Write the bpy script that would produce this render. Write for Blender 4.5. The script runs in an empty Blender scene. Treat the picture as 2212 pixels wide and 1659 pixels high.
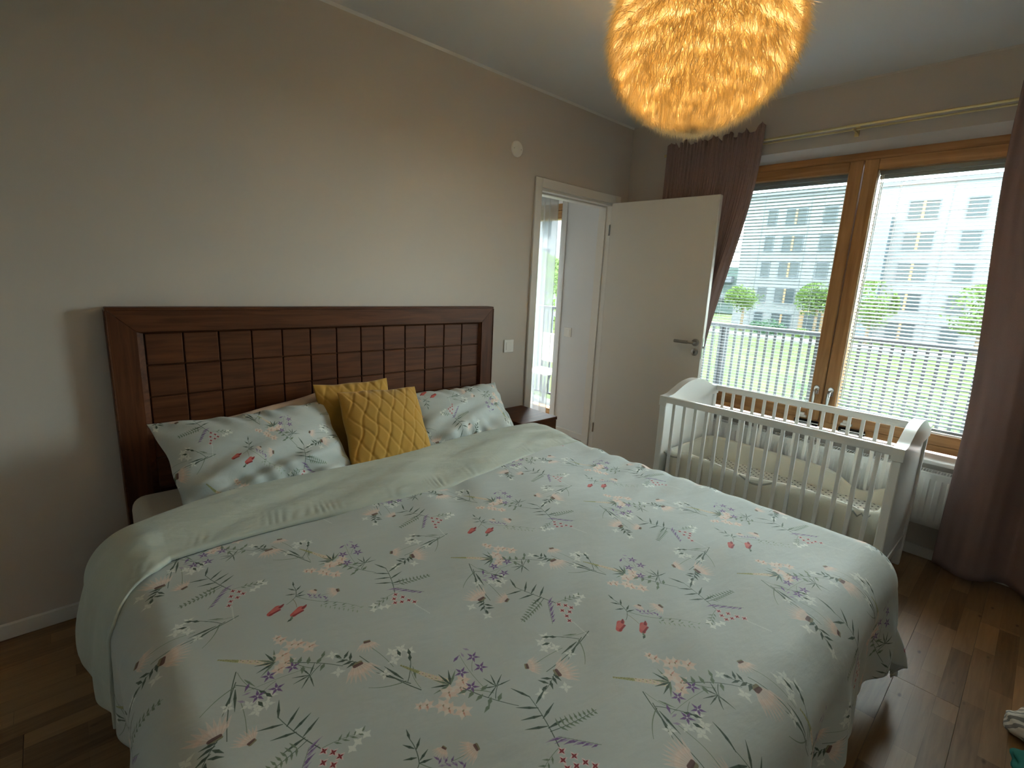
import bpy, bmesh, math, random
import numpy as np
from mathutils import Vector, Matrix

SC = bpy.context.scene
COL = SC.collection
random.seed(7)
RNG = np.random.default_rng(7)
PI = math.pi

# ------------------------------------------------------------------ camera, world, light, exposure
YAW, PITCH, ROLL, FPX = 0.7525, -0.2073, 0.0478, 1072.16
CAM = Vector((-3.5227, -2.5012, 1.4398))
fw = Vector((math.sin(YAW) * math.cos(PITCH), math.cos(YAW) * math.cos(PITCH), math.sin(PITCH)))
rt = fw.cross(Vector((0, 0, 1))).normalized()
up = rt.cross(fw)
r2 = rt * math.cos(ROLL) + up * math.sin(ROLL)
u2 = up * math.cos(ROLL) - rt * math.sin(ROLL)
cd = bpy.data.cameras.new('camera')
cd.sensor_width = 36.0
cd.lens = 36.0 * FPX / 2212.0
cd.clip_start = 0.05
cd.clip_end = 400
cam = bpy.data.objects.new('camera', cd)
M = Matrix((r2, u2, -fw)).transposed().to_4x4()
M.translation = CAM
cam.matrix_world = M
COL.objects.link(cam)
SC.camera = cam

world = bpy.data.worlds.new('overcast_sky')
SC.world = world
world.use_nodes = True
wb = world.node_tree.nodes['Background']
wb.inputs['Color'].default_value = (0.90, 0.96, 1.0, 1)
wb.inputs['Strength'].default_value = 13.0

LAMP_C = Vector((-1.881, -1.568, 2.235))
LAMP_W = 18.0

SC.view_settings.view_transform = 'Standard'
SC.view_settings.look = 'None'
SC.view_settings.exposure = 1.35
SC.view_settings.gamma = 1.0
SC.view_settings.use_curve_mapping = False
SC.cycles.max_bounces = 10
SC.cycles.diffuse_bounces = 6
SC.cycles.glossy_bounces = 3
SC.cycles.transmission_bounces = 6
SC.cycles.transparent_max_bounces = 16
SC.cycles.caustics_reflective = False
SC.cycles.caustics_refractive = False
SC.cycles.sample_clamp_indirect = 6.0
SC.cycles.use_denoising = True

def portal(name, loc, sx, sy):
    # sampling guide for the sky behind a window: gives off no light itself
    l = bpy.data.lights.new(name, 'AREA')
    l.shape = 'RECTANGLE'
    l.size, l.size_y = sx, sy
    l.cycles.is_portal = True
    o = bpy.data.objects.new(name, l)
    o.location = loc
    o.rotation_euler = (0, PI / 2, 0)
    COL.objects.link(o)
portal('window_portal', (0.30, -1.575, 1.43), 1.7, 2.05)
portal('balcony_door_portal', (0.36, 1.99, 1.1), 2.2, 2.6)

# ------------------------------------------------------------------ helpers
class MB:
    """collects geometry for one mesh"""
    def __init__(self):
        self.v, self.f, self.uv = [], [], None
    def add(self, verts, faces):
        o = len(self.v)
        self.v += [tuple(p) for p in verts]
        self.f += [tuple(i + o for i in q) for q in faces]
        return self
    def box(self, x0, x1, y0, y1, z0, z1, b=0.0, seg=1):
        if b <= 0:
            return self.add([(x, y, z) for x in (x0, x1) for y in (y0, y1) for z in (z0, z1)],
                            [(0, 1, 3, 2), (4, 6, 7, 5), (0, 4, 5, 1), (2, 3, 7, 6), (0, 2, 6, 4), (1, 5, 7, 3)])
        bm = bmesh.new()
        bmesh.ops.create_cube(bm, size=1)
        bmesh.ops.scale(bm, vec=(x1 - x0, y1 - y0, z1 - z0), verts=bm.verts)
        bmesh.ops.translate(bm, vec=((x0 + x1) / 2, (y0 + y1) / 2, (z0 + z1) / 2), verts=bm.verts)
        bmesh.ops.bevel(bm, geom=bm.edges[:], offset=b, segments=seg, affect='EDGES', profile=0.5)
        bm.verts.index_update()
        self.add([v.co[:] for v in bm.verts], [[v.index for v in f.verts] for f in bm.faces])
        bm.free()
        return self
    def tube(self, pts, rad, seg=8, cap=True):
        pts = [Vector(p) for p in pts]
        n = len(pts)
        rad = rad if isinstance(rad, (list, tuple)) else [rad] * n
        vs = []
        ref = None
        for i, p in enumerate(pts):
            t = (pts[min(i + 1, n - 1)] - pts[max(i - 1, 0)]).normalized()
            if ref is None:
                ref = Vector((0, 0, 1)) if abs(t.z) < 0.9 else Vector((1, 0, 0))
            a = t.cross(ref).normalized()
            b = t.cross(a).normalized()
            ref = -b if False else a.cross(t).normalized()
            for k in range(seg):
                w = 2 * PI * k / seg
                vs.append(p + (a * math.cos(w) + b * math.sin(w)) * rad[i])
        fs = [(i * seg + k, i * seg + (k + 1) % seg, (i + 1) * seg + (k + 1) % seg, (i + 1) * seg + k)
              for i in range(n - 1) for k in range(seg)]
        if cap:
            fs += [tuple(range(seg))[::-1], tuple((n - 1) * seg + k for k in range(seg))]
        return self.add(vs, fs)
    def lathe(self, prof, seg=24, axis='z', at=(0, 0, 0)):
        """prof: (radius, height) pairs"""
        vs = []
        for r, h in prof:
            for k in range(seg):
                w = 2 * PI * k / seg
                c, s = r * math.cos(w), r * math.sin(w)
                p = {'z': (c, s, h), 'x': (h, c, s), 'y': (c, h, s)}[axis]
                vs.append((p[0] + at[0], p[1] + at[1], p[2] + at[2]))
        n = len(prof)
        fs = [(i * seg + k, i * seg + (k + 1) % seg, (i + 1) * seg + (k + 1) % seg, (i + 1) * seg + k)
              for i in range(n - 1) for k in range(seg)]
        fs += [tuple(range(seg))[::-1], tuple((n - 1) * seg + k for k in range(seg))]
        return self.add(vs, fs)
    def prism(self, poly, axis, a0, a1):
        """extrude a 2-D polygon along an axis; poly in the other two axes' order"""
        def mk(p, a):
            return {'x': (a, p[0], p[1]), 'y': (p[0], a, p[1]), 'z': (p[0], p[1], a)}[axis]
        n = len(poly)
        vs = [mk(p, a0) for p in poly] + [mk(p, a1) for p in poly]
        fs = [tuple(range(n))[::-1], tuple(range(n, 2 * n))]
        fs += [(i, (i + 1) % n, n + (i + 1) % n, n + i) for i in range(n)]
        return self.add(vs, fs)
    def grid(self, P, uv=None, closed_u=False):
        """P: array (nu, nv, 3)"""
        nu, nv = P.shape[:2]
        o = len(self.v)
        self.v += [tuple(p) for p in P.reshape(-1, 3)]
        ru = nu if closed_u else nu - 1
        for i in range(ru):
            j = (i + 1) % nu
            for k in range(nv - 1):
                self.f.append((o + i * nv + k, o + j * nv + k, o + j * nv + k + 1, o + i * nv + k + 1))
        if uv is not None:
            self.uv = (self.uv or []) + [tuple(q) for q in uv.reshape(-1, 2)]
        return self
    def xform(self, m):
        self.v = [tuple(m @ Vector(p)) for p in self.v]
        return self

def wloc(o):
    p = Vector((0, 0, 0))
    while o:
        p += o.location
        o = o.parent
    return p

def obj(name, mb, mat, parent=None, smooth=False, fix=True):
    off = wloc(parent) if parent else Vector((0, 0, 0))
    me = bpy.data.meshes.new(name)
    me.from_pydata([(p[0] - off.x, p[1] - off.y, p[2] - off.z) for p in mb.v], [], mb.f)
    if mb.uv:
        l = me.uv_layers.new(name='UVMap')
        idx = np.empty(len(me.loops), dtype=np.int32)
        me.loops.foreach_get('vertex_index', idx)
        l.data.foreach_set('uv', np.array(mb.uv, dtype=np.float32)[idx].ravel())
    if fix:
        bm = bmesh.new()
        bm.from_mesh(me)
        bmesh.ops.recalc_face_normals(bm, faces=bm.faces)
        bm.to_mesh(me)
        bm.free()
    for m in (mat if isinstance(mat, (list, tuple)) else [mat]):
        me.materials.append(m)
    if smooth:
        me.polygons.foreach_set('use_smooth', [True] * len(me.polygons))
        if smooth == 'angle':
            me.set_sharp_from_angle(angle=math.radians(35))
    o = bpy.data.objects.new(name, me)
    COL.objects.link(o)
    if parent:
        o.parent = parent
    return o

def copyat(src, loc, parent=None):
    """a copy sharing mesh data; loc in the parent's space"""
    c = src.copy()
    COL.objects.link(c)
    c.parent = parent if parent is not None else src.parent
    c.location = loc
    return c

def tag(o, label=None, cat=None, group=None, kind=None):
    if label: o['label'] = label
    if cat: o['category'] = cat
    if group: o['group'] = group
    if kind: o['kind'] = kind
    return o

def thing(name, loc, label, cat, group=None, kind=None):
    o = bpy.data.objects.new(name, None)
    o.empty_display_size = 0.1
    o.location = loc
    COL.objects.link(o)
    return tag(o, label, cat, group, kind)

# ------------------------------------------------------------------ materials
def newmat(name):
    m = bpy.data.materials.new(name)
    m.use_nodes = True
    nt = m.node_tree
    return m, nt, nt.nodes, nt.links, nt.nodes['Principled BSDF']

def N(nt, typ, **kw):
    n = nt.nodes.new(typ)
    for k, v in kw.items():
        if k.startswith('i_'):
            n.inputs[int(k[2:])].default_value = v
        else:
            setattr(n, k, v)
    return n

def plain(name, col, rough=0.6, spec=0.4, metal=0.0, var=0.06, scale=30, bump=0.0, bscale=200, sheen=0.0):
    """solid colour with faint tonal noise and optional fine bump"""
    m, nt, ns, ln, b = newmat(name)
    b.inputs['Roughness'].default_value = rough
    b.inputs['Specular IOR Level'].default_value = spec
    b.inputs['Metallic'].default_value = metal
    if sheen:
        b.inputs['Sheen Weight'].default_value = sheen
    tc = N(nt, 'ShaderNodeTexCoord')
    no = N(nt, 'ShaderNodeTexNoise')
    no.inputs['Scale'].default_value = scale
    no.inputs['Detail'].default_value = 4
    ln.new(tc.outputs['Object'], no.inputs['Vector'])
    mx = N(nt, 'ShaderNodeMix', data_type='RGBA')
    mx.inputs[6].default_value = (*[c * (1 - var) for c in col], 1)
    mx.inputs[7].default_value = (*[min(1, c * (1 + var)) for c in col], 1)
    ln.new(no.outputs['Fac'], mx.inputs[0])
    ln.new(mx.outputs[2], b.inputs['Base Color'])
    if bump:
        n2 = N(nt, 'ShaderNodeTexNoise')
        n2.inputs['Scale'].default_value = bscale
        n2.inputs['Detail'].default_value = 3
        ln.new(tc.outputs['Object'], n2.inputs['Vector'])
        bp = N(nt, 'ShaderNodeBump')
        bp.inputs['Strength'].default_value = bump
        bp.inputs['Distance'].default_value = 0.004
        ln.new(n2.outputs['Fac'], bp.inputs['Height'])
        ln.new(bp.outputs[0], b.inputs['Normal'])
    return m

def wood(name, dark, light, rough=0.4, axis='X', scale=1.0, spec=0.4, bump=0.05, ring=6.0):
    """grain stretched along an axis of object space, different for every object"""
    m, nt, ns, ln, b = newmat(name)
    b.inputs['Roughness'].default_value = rough
    b.inputs['Specular IOR Level'].default_value = spec
    tc = N(nt, 'ShaderNodeTexCoord')
    oi = N(nt, 'ShaderNodeObjectInfo')
    mp = N(nt, 'ShaderNodeMapping')
    s = {'X': (0.6, 9, 9), 'Y': (9, 0.6, 9), 'Z': (9, 9, 0.6)}[axis]
    mp.inputs['Scale'].default_value = [k * scale for k in s]
    add = N(nt, 'ShaderNodeVectorMath', operation='ADD')
    sc = N(nt, 'ShaderNodeVectorMath', operation='SCALE')
    sc.inputs[0].default_value = (3.1, 7.7, 5.3)
    ln.new(oi.outputs['Random'], sc.inputs['Scale'])
    ln.new(tc.outputs['Object'], add.inputs[0])
    ln.new(sc.outputs[0], add.inputs[1])
    ln.new(add.outputs[0], mp.inputs['Vector'])
    n1 = N(nt, 'ShaderNodeTexNoise')
    n1.inputs['Scale'].default_value = ring
    n1.inputs['Detail'].default_value = 6
    n1.inputs['Distortion'].default_value = 0.6
    ln.new(mp.outputs[0], n1.inputs['Vector'])
    cr = N(nt, 'ShaderNodeValToRGB')
    cr.color_ramp.elements[0].position = 0.34
    cr.color_ramp.elements[0].color = (*dark, 1)
    cr.color_ramp.elements[1].position = 0.68
    cr.color_ramp.elements[1].color = (*light, 1)
    ln.new(n1.outputs['Fac'], cr.inputs[0])
    ln.new(cr.outputs[0], b.inputs['Base Color'])
    bp = N(nt, 'ShaderNodeBump')
    bp.inputs['Strength'].default_value = bump
    bp.inputs['Distance'].default_value = 0.002
    ln.new(n1.outputs['Fac'], bp.inputs['Height'])
    ln.new(bp.outputs[0], b.inputs['Normal'])
    return m

def thin_glass(name, refl=0.06, tint=(0.97, 1.0, 0.985)):
    m, nt, ns, ln, b = newmat(name)
    ns.remove(b)
    tr = N(nt, 'ShaderNodeBsdfTransparent')
    tr.inputs['Color'].default_value = (*tint, 1)
    gl = N(nt, 'ShaderNodeBsdfGlossy')
    gl.inputs['Roughness'].default_value = 0.02
    lw = N(nt, 'ShaderNodeLayerWeight')
    lw.inputs['Blend'].default_value = 0.25
    ma = N(nt, 'ShaderNodeMath', operation='MULTIPLY_ADD')
    ma.inputs[1].default_value = 0.35
    ma.inputs[2].default_value = refl * 0.6
    ln.new(lw.outputs['Fresnel'], ma.inputs[0])
    mx = N(nt, 'ShaderNodeMixShader')
    ln.new(ma.outputs[0], mx.inputs[0])
    ln.new(tr.outputs[0], mx.inputs[1])
    ln.new(gl.outputs[0], mx.inputs[2])
    ln.new(mx.outputs[0], ns['Material Output'].inputs['Surface'])
    return m

def cloth_translucent(name, col, trans=0.2, transp=0.0, rough=0.9, weave=900, var=0.08, bump=0.1, vert=0.0):
    m, nt, ns, ln, b = newmat(name)
    b.inputs['Roughness'].default_value = rough
    b.inputs['Specular IOR Level'].default_value = 0.15
    tc = N(nt, 'ShaderNodeTexCoord')
    no = N(nt, 'ShaderNodeTexNoise')
    no.inputs['Scale'].default_value = weave
    no.inputs['Detail'].default_value = 2
    ln.new(tc.outputs['Object'], no.inputs['Vector'])
    mx = N(nt, 'ShaderNodeMix', data_type='RGBA')
    mx.inputs[6].default_value = (*[c * (1 - var) for c in col], 1)
    mx.inputs[7].default_value = (*[min(1, c * (1 + var)) for c in col], 1)
    ln.new(no.outputs['Fac'], mx.inputs[0])
    ln.new(mx.outputs[2], b.inputs['Base Color'])
    bp = N(nt, 'ShaderNodeBump')
    bp.inputs['Strength'].default_value = bump
    bp.inputs['Distance'].default_value = 0.001
    ln.new(no.outputs['Fac'], bp.inputs['Height'])
    ln.new(bp.outputs[0], b.inputs['Normal'])
    tl = N(nt, 'ShaderNodeBsdfTranslucent')
    ln.new(mx.outputs[2], tl.inputs['Color'])
    s = N(nt, 'ShaderNodeMixShader')
    s.inputs[0].default_value = trans
    ln.new(b.outputs[0], s.inputs[1])
    ln.new(tl.outputs[0], s.inputs[2])
    last = s
    if transp:
        t = N(nt, 'ShaderNodeBsdfTransparent')
        s2 = N(nt, 'ShaderNodeMixShader')
        s2.inputs[0].default_value = transp
        ln.new(s.outputs[0], s2.inputs[1])
        ln.new(t.outputs[0], s2.inputs[2])
        last = s2
    ln.new(last.outputs[0], ns['Material Output'].inputs['Surface'])
    return m

MWALL = plain('greige_wall_paint', (0.56, 0.515, 0.47), 0.85, 0.2, var=0.015, scale=3, bump=0.08, bscale=350)
MWALL2 = plain('grey_wall_paint', (0.70, 0.71, 0.72), 0.85, 0.2, var=0.015, scale=3, bump=0.08, bscale=350)
MWHITEW = plain('white_wall_paint', (0.78, 0.77, 0.75), 0.85, 0.2, var=0.015, scale=3)
MCEIL = plain('white_ceiling_paint', (0.70, 0.69, 0.68), 0.9, 0.15, var=0.015, scale=3, bump=0.06, bscale=300)
MWHITE = plain('white_satin_paint', (0.72, 0.70, 0.665), 0.4, 0.4, var=0.02, scale=8)
MDOOR = plain('white_door_lacquer', (0.66, 0.635, 0.59), 0.38, 0.4, var=0.02, scale=5)
MCRIB = plain('white_crib_lacquer', (0.80, 0.80, 0.78), 0.28, 0.5, var=0.02, scale=10)
MPLAST = plain('white_plastic', (0.78, 0.76, 0.72), 0.35, 0.5, var=0.01)
MRAD = plain('radiator_enamel', (0.76, 0.76, 0.74), 0.3, 0.5, var=0.015)
MDARK = plain('dark_gap', (0.02, 0.02, 0.02), 0.8, 0.2)
MSTEEL = plain('brushed_steel', (0.42, 0.41, 0.39), 0.32, 0.5, metal=1.0, var=0.05, scale=60)
MCHROME = plain('satin_chrome', (0.70, 0.70, 0.69), 0.2, 0.5, metal=1.0, var=0.03)
MBRASS = plain('pale_brass', (0.62, 0.52, 0.28), 0.3, 0.5, metal=1.0, var=0.05)
MBED = wood('dark_mahogany_stain', (0.066, 0.021, 0.0075), (0.118, 0.041, 0.015), 0.5, 'X', 1.0, 0.22)
MBEDV = wood('dark_mahogany_upright', (0.066, 0.021, 0.0075), (0.118, 0.041, 0.015), 0.5, 'Z', 1.0, 0.22)
MPINE = wood('oiled_pine', (0.30, 0.145, 0.052), (0.47, 0.26, 0.105), 0.4, 'Y', 0.6, 0.4)
MPINEV = wood('oiled_pine_upright', (0.30, 0.145, 0.052), (0.47, 0.26, 0.105), 0.4, 'Z', 0.6, 0.4)
MGLASS = thin_glass('window_glass')
MSLAT = plain('blind_slat_grey', (0.26, 0.28, 0.325), 0.4, 0.4, var=0.02)
MCURT = cloth_translucent('mauve_curtain_cloth', (0.29, 0.208, 0.20), 0.12, 0.0, var=0.15, weave=400)
MSHEER = cloth_translucent('white_sheer_voile', (0.60, 0.63, 0.66), 0.45, 0.42, var=0.05)
MSHEET = cloth_translucent('cream_fitted_sheet', (0.60, 0.54, 0.45), 0.0, var=0.05, bump=0.15)
MCREAM = cloth_translucent('cream_quilted_cotton', (0.74, 0.71, 0.62), 0.1, var=0.05, weave=260, bump=0.35)
MTIE = plain('grey_ribbon', (0.42, 0.41, 0.37), 0.8, 0.2)
MRAIL = plain('grey_balcony_steel', (0.045, 0.055, 0.07), 0.45, 0.4, var=0.04)
MCONC = plain('pale_concrete', (0.07, 0.07, 0.068), 0.9, 0.2, var=0.1, scale=6)
MMUST = plain('mustard_quilt', (0.42, 0.235, 0.042), 0.85, 0.2, var=0.12, scale=500, bump=0.25, bscale=900, sheen=0.25)
MBEIGE = plain('beige_satin_pillowcase', (0.72, 0.58, 0.48), 0.45, 0.4, var=0.05, scale=12)

def cotton(name, col, image=None, wr=0.35, wscale=7.0):
    """bedding cotton: optional print, fine crease relief"""
    m, nt, ns, ln, b = newmat(name)
    b.inputs['Roughness'].default_value = 0.72
    b.inputs['Specular IOR Level'].default_value = 0.25
    b.inputs['Sheen Weight'].default_value = 0.15
    tc = N(nt, 'ShaderNodeTexCoord')
    if image:
        im = N(nt, 'ShaderNodeTexImage')
        im.image = image
        ln.new(tc.outputs['UV'], im.inputs['Vector'])
        ln.new(im.outputs['Color'], b.inputs['Base Color'])
    else:
        b.inputs['Base Color'].default_value = (*col, 1)
    mp = N(nt, 'ShaderNodeMapping')
    mp.inputs['Rotation'].default_value = (0, 0, 0.5)
    mp.inputs['Scale'].default_value = (1, 2.6, 1)
    ln.new(tc.outputs['Object'], mp.inputs['Vector'])
    n1 = N(nt, 'ShaderNodeTexNoise')
    n1.inputs['Scale'].default_value = wscale
    n1.inputs['Detail'].default_value = 5
    n1.inputs['Roughness'].default_value = 0.5
    n1.inputs['Distortion'].default_value = 0.25
    ln.new(mp.outputs[0], n1.inputs['Vector'])
    b1 = N(nt, 'ShaderNodeBump')
    b1.inputs['Strength'].default_value = wr
    b1.inputs['Distance'].default_value = 0.02
    ln.new(n1.outputs['Fac'], b1.inputs['Height'])
    ln.new(b1.outputs[0], b.inputs['Normal'])
    return m

# ------------------------------------------------------------------ the floral print, drawn stroke by stroke into one repeat
TW, TH = 1024, 976           # 0.64 m x 0.61 m
def srgb(r, g, b):
    return tuple(((c / 255) / 12.92 if c / 255 <= 0.04045 else ((c / 255 + 0.055) / 1.055) ** 2.4) for c in (r, g, b))
SAGE_S = np.array((185, 192, 190), dtype=np.float32) / 255
TILE = np.empty((TH, TW, 3), dtype=np.float32)
TILE[:] = SAGE_S
PXM = 1.6                    # pixels per millimetre
DG, MG, LG, YG = (66, 82, 70), (112, 128, 108), (150, 165, 146), (158, 160, 108)
PEACH, WHT, PUR, LPUR, RED, DRED, BRN, OLV = (222, 200, 188), (222, 226, 220), (116, 88, 140), (158, 146, 176), (196, 76, 72), (134, 40, 46), (92, 60, 56), (122, 112, 82)
class Pen:
    def __init__(self, cx, cy, rot=0, mir=1, s=1.0):
        self.c, self.r, self.m, self.s = (cx, cy), math.radians(rot), mir, s
    def t(self, p):
        x, y = p[0] * self.m * self.s, p[1] * self.s
        c, s = math.cos(self.r), math.sin(self.r)
        return (self.c[0] + c * x - s * y, self.c[1] + s * x + c * y)
    def blob(self, p, q, w0, w1, col, al=0.9):
        """tapered stroke from p to q (mm)"""
        a = np.array(self.t(p)) * PXM
        b = np.array(self.t(q)) * PXM
        w0, w1 = w0 * PXM * self.s / 2, w1 * PXM * self.s / 2
        mw = max(w0, w1) + 2
        x0, x1 = int(min(a[0], b[0]) - mw), int(max(a[0], b[0]) + mw) + 1
        y0, y1 = int(min(a[1], b[1]) - mw), int(max(a[1], b[1]) + mw) + 1
        X, Y = np.meshgrid(np.arange(x0, x1), np.arange(y0, y1))
        d = b - a
        L = float(d @ d) + 1e-6
        t = np.clip(((X - a[0]) * d[0] + (Y - a[1]) * d[1]) / L, 0, 1)
        dist = np.hypot(X - a[0] - t * d[0], Y - a[1] - t * d[1]) - (w0 + (w1 - w0) * t)
        k = (np.clip(0.5 - dist, 0, 1) * al)[..., None]
        yy, xx = Y % TH, X % TW
        TILE[yy, xx] = TILE[yy, xx] * (1 - k) + np.array(col, dtype=np.float32) / 255 * k
    def line(self, pts, w0, w1, col, al=0.9):
        n = len(pts) - 1
        for i in range(n):
            self.blob(pts[i], pts[i + 1], w0 + (w1 - w0) * i / n, w0 + (w1 - w0) * (i + 1) / n, col, al)
    def curve(self, a, b, bend, w0, w1, col, n=7, al=0.9):
        mx, my = (a[0] + b[0]) / 2 - (b[1] - a[1]) * bend, (a[1] + b[1]) / 2 + (b[0] - a[0]) * bend
        pts = []
        for i in range(n + 1):
            t = i / n
            pts.append(((1 - t) ** 2 * a[0] + 2 * t * (1 - t) * mx + t * t * b[0], (1 - t) ** 2 * a[1] + 2 * t * (1 - t) * my + t * t * b[1]))
        self.line(pts, w0, w1, col, al)
        return pts
    def leaf(self, p, ang, ln, w, col, al=0.9):
        a = math.radians(ang)
        q = lambda t: (p[0] + math.cos(a) * ln * t, p[1] + math.sin(a) * ln * t)
        self.line([q(0), q(0.4)], w * 0.25, w, col, al)
        self.line([q(0.4), q(1)], w, 0.5, col, al)
    def star(self, p, r, col, n=5, w=5, rot=20):
        for k in range(n):
            self.leaf(p, rot + 360 * k / n, r, w, col)
    def daisy(self, p, ang, r, seedc=BRN):
        """coneflower seen from the side: separate petals droop in a fan along ang"""
        for k in range(-4, 5):
            o = math.radians(ang + 90)
            b = (p[0] + math.cos(o) * k * r * 0.055, p[1] + math.sin(o) * k * r * 0.055)
            self.leaf(b, ang + k * 10, r * (1 - 0.035 * abs(k)), r * 0.19, PEACH if k % 2 else (226, 208, 198), 0.62)
            self.line([b, (b[0] + math.cos(math.radians(ang + k * 10)) * r * 0.7, b[1] + math.sin(math.radians(ang + k * 10)) * r * 0.7)], 0.9, 0.4, (204, 166, 152), 0.5)
        a = math.radians(ang + 90)
        c = math.radians(ang + 180)
        for t, w, cl in ((0.10, 0.17, OLV), (0.0, 0.17, seedc)):
            q = (p[0] + math.cos(c) * r * t, p[1] + math.sin(c) * r * t)
            self.blob((q[0] - math.cos(a) * r * 0.15, q[1] - math.sin(a) * r * 0.15), (q[0] + math.cos(a) * r * 0.15, q[1] + math.sin(a) * r * 0.15), r * w, r * w * 0.8, cl, 0.85)

def motif_pea(P):
    P.curve((8, 92), (-4, 40), 0.12, 1.2, 1.6, DG); P.curve((-4, 40), (48, -30), -0.1, 1.6, 1.2, MG); P.curve((48, -30), (112, -104), 0.1, 1.2, 0.6, MG)
    for a, p in ((120, (4, 70)), (40, (6, 66)), (150, (-2, 52)), (20, (0, 44)), (75, (8, 92)), (-20, (-4, 40))):
        P.leaf(p, a, 24, 5, DG)
    P.curve((-4, 40), (-34, 22), 0.1, 1.2, 1, DG); P.curve((-14, 34), (-18, -6), 0.1, 1.2, 1, OLV)
    for p in ((-62, 16), (-18, -24)):
        P.blob((p[0] - 16, p[1] - 4), (p[0] + 6, p[1] + 8), 16, 18, RED); P.blob((p[0] - 4, p[1] + 2), (p[0] + 16, p[1] + 8), 18, 10, (200, 104, 98))
        P.blob((p[0] - 18, p[1] - 8), (p[0] + 8, p[1] - 4), 6, 5, DRED); P.blob((p[0] + 12, p[1] + 6), (p[0] + 22, p[1] + 12), 8, 4, DRED)
    for k in range(16):
        x, y = 22 + k * 2.4, 16 - k * 3 + (k % 3) * 6
        P.leaf((x, y), 30 + 40 * (k % 4), 12, 4, LPUR if k % 2 else PUR, 0.75)
    P.curve((44, 4), (92, -2), -0.1, 1, 0.8, MG); P.daisy((92, -4), 170, 34)
    P.daisy((46, 34), 200, 22)
    for k in range(9):
        x, y = 44 + k * 8, -30 - k * 9.5
        P.leaf((x, y), 0 + (k % 2) * 170, 13, 4, LG if k > 4 else MG, 0.8); P.leaf((x - 8, y - 4), 240, 11, 4, LG, 0.8)
    P.leaf((-46, -44), 60, 18, 7, MG); P.leaf((-44, -40), 200, 12, 6, DG)

def motif_spray(P):
    for k in range(22):
        t = k / 21
        x, y = -62 + 52 * t, 118 - 104 * t
        w = 3 + 11 * t
        c = YG if k < 9 else ((214, 202, 172) if k % 2 else (216, 196, 180))
        for sgn in (-1, 1):
            P.leaf((x, y), 116 + sgn * (35 + 25 * t) + 0, w * 0.9, 3.2 + 2.4 * t, c, 0.75)
            P.leaf((x, y), -60 + sgn * 60, w * 0.8, 3 + 2 * t, c, 0.6)
        P.blob((x + (k % 3 - 1) * w * 0.4, y), (x + (k % 3 - 1) * w * 0.4 + 2, y - 4), 2, 1, OLV, 0.75)
    for a in (150, 120, 95, 62, 40, 176):
        P.leaf((-8, 2), a, 42, 6, DG if a % 4 else MG)
    for (x, y, r) in ((-24, -14, 22), (2, -20, 22), (-52, -34, 20), (-76, -10, 16), (18, -6, 18), (-30, -72, 20), (-48, -48, 18), (-88, -2, 12)):
        for k in range(6):
            P.leaf((x, y), k * 60 + 15 + x, r * 1.1, r * 0.62, PEACH if k % 2 else (224, 212, 202), 0.7)
        P.leaf((x, y), 250, r * 0.8, 4, (196, 136, 120), 0.6)
        P.blob((x, y), (x + 2, y + 1), 4, 3, OLV, 0.6)
    P.curve((6, -24), (64, -136), -0.08, 2, 1.2, DG); P.curve((14, -40), (46, -78), 0.1, 2, 1.6, MG)
    P.curve((40, -92), (70, -66), 0.1, 1.6, 1, DG)
    for a in (150, 100, 70, 30, -10, 200):
        P.leaf((62, -68), a, 36, 3.4, DG)
    for p, a in (((18, -46), 200), ((26, -66), 190), ((34, -84), 215), ((10, -34), 170), ((40, -100), 30), ((30, -56), 10)):
        P.leaf(p, a, 22, 9, MG)
    P.leaf((20, -96), 200, 22, 8, MG)
    P.curve((40, -60), (58, 60), 0.06, 1, 0.8, MG); P.curve((50, 0), (76, 30), 0.1, 1, 0.8, MG)
    for p in ((78, 34), (72, -2), (30, 14), (22, -34)):
        P.star(p, 17, PUR, 5, 6, 30); P.blob(p, p, 4, 4, WHT)
    P.leaf((36, 52), 20, 22, 7, PUR); P.leaf((62, 48), 80, 16, 5, LPUR); P.leaf((84, 58), 120, 16, 6, LPUR)

def motif_cone(P):
    P.curve((0, 36), (58, -134), -0.06, 1.4, 2.2, DG); P.curve((30, 52), (44, -40), 0.06, 1.2, 1.2, MG)
    P.curve((48, -96), (92, -30), -0.1, 1.6, 1.2, DG); P.curve((46, -92), (-24, -56), 0.14, 2.6, 1, MG); P.curve((50, -104), (20, -40), 0.05, 2, 1.4, DG)
    P.curve((60, -130), (74, -60), 0.1, 1, 1, MG); P.leaf((66, -100), 70, 36, 5, MG)
    P.leaf((44, -84), 105, 60, 6, DG); P.leaf((30, -70), 120, 46, 5, DG)
    P.daisy((-14, 14), -95, 52); P.daisy((34, 66), -110, 36)
    P.curve((-12, 22), (-44, 72), 0.08, 1.4, 1, DG)
    for p, a in (((-18, 32), 170), ((-26, 44), 160), ((-34, 58), 110), ((-22, 38), 60), ((-30, 52), 40), ((-14, 26), 190)):
        P.leaf(p, a, 24, 7, DG)
    for p in ((-46, 80), (-56, 24), (70, -14), (54, -26), (96, -24), (62, 0), (20, -46), (84, -4)):
        for k in range(4):
            P.leaf(p, 90 * k + 30 + p[0], 16, 8, WHT, 0.65)
    for p, a in (((72, -22), 80), ((90, -34), 70), ((82, -48), 60)):
        P.leaf(p, a, 20, 8, DG)

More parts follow.
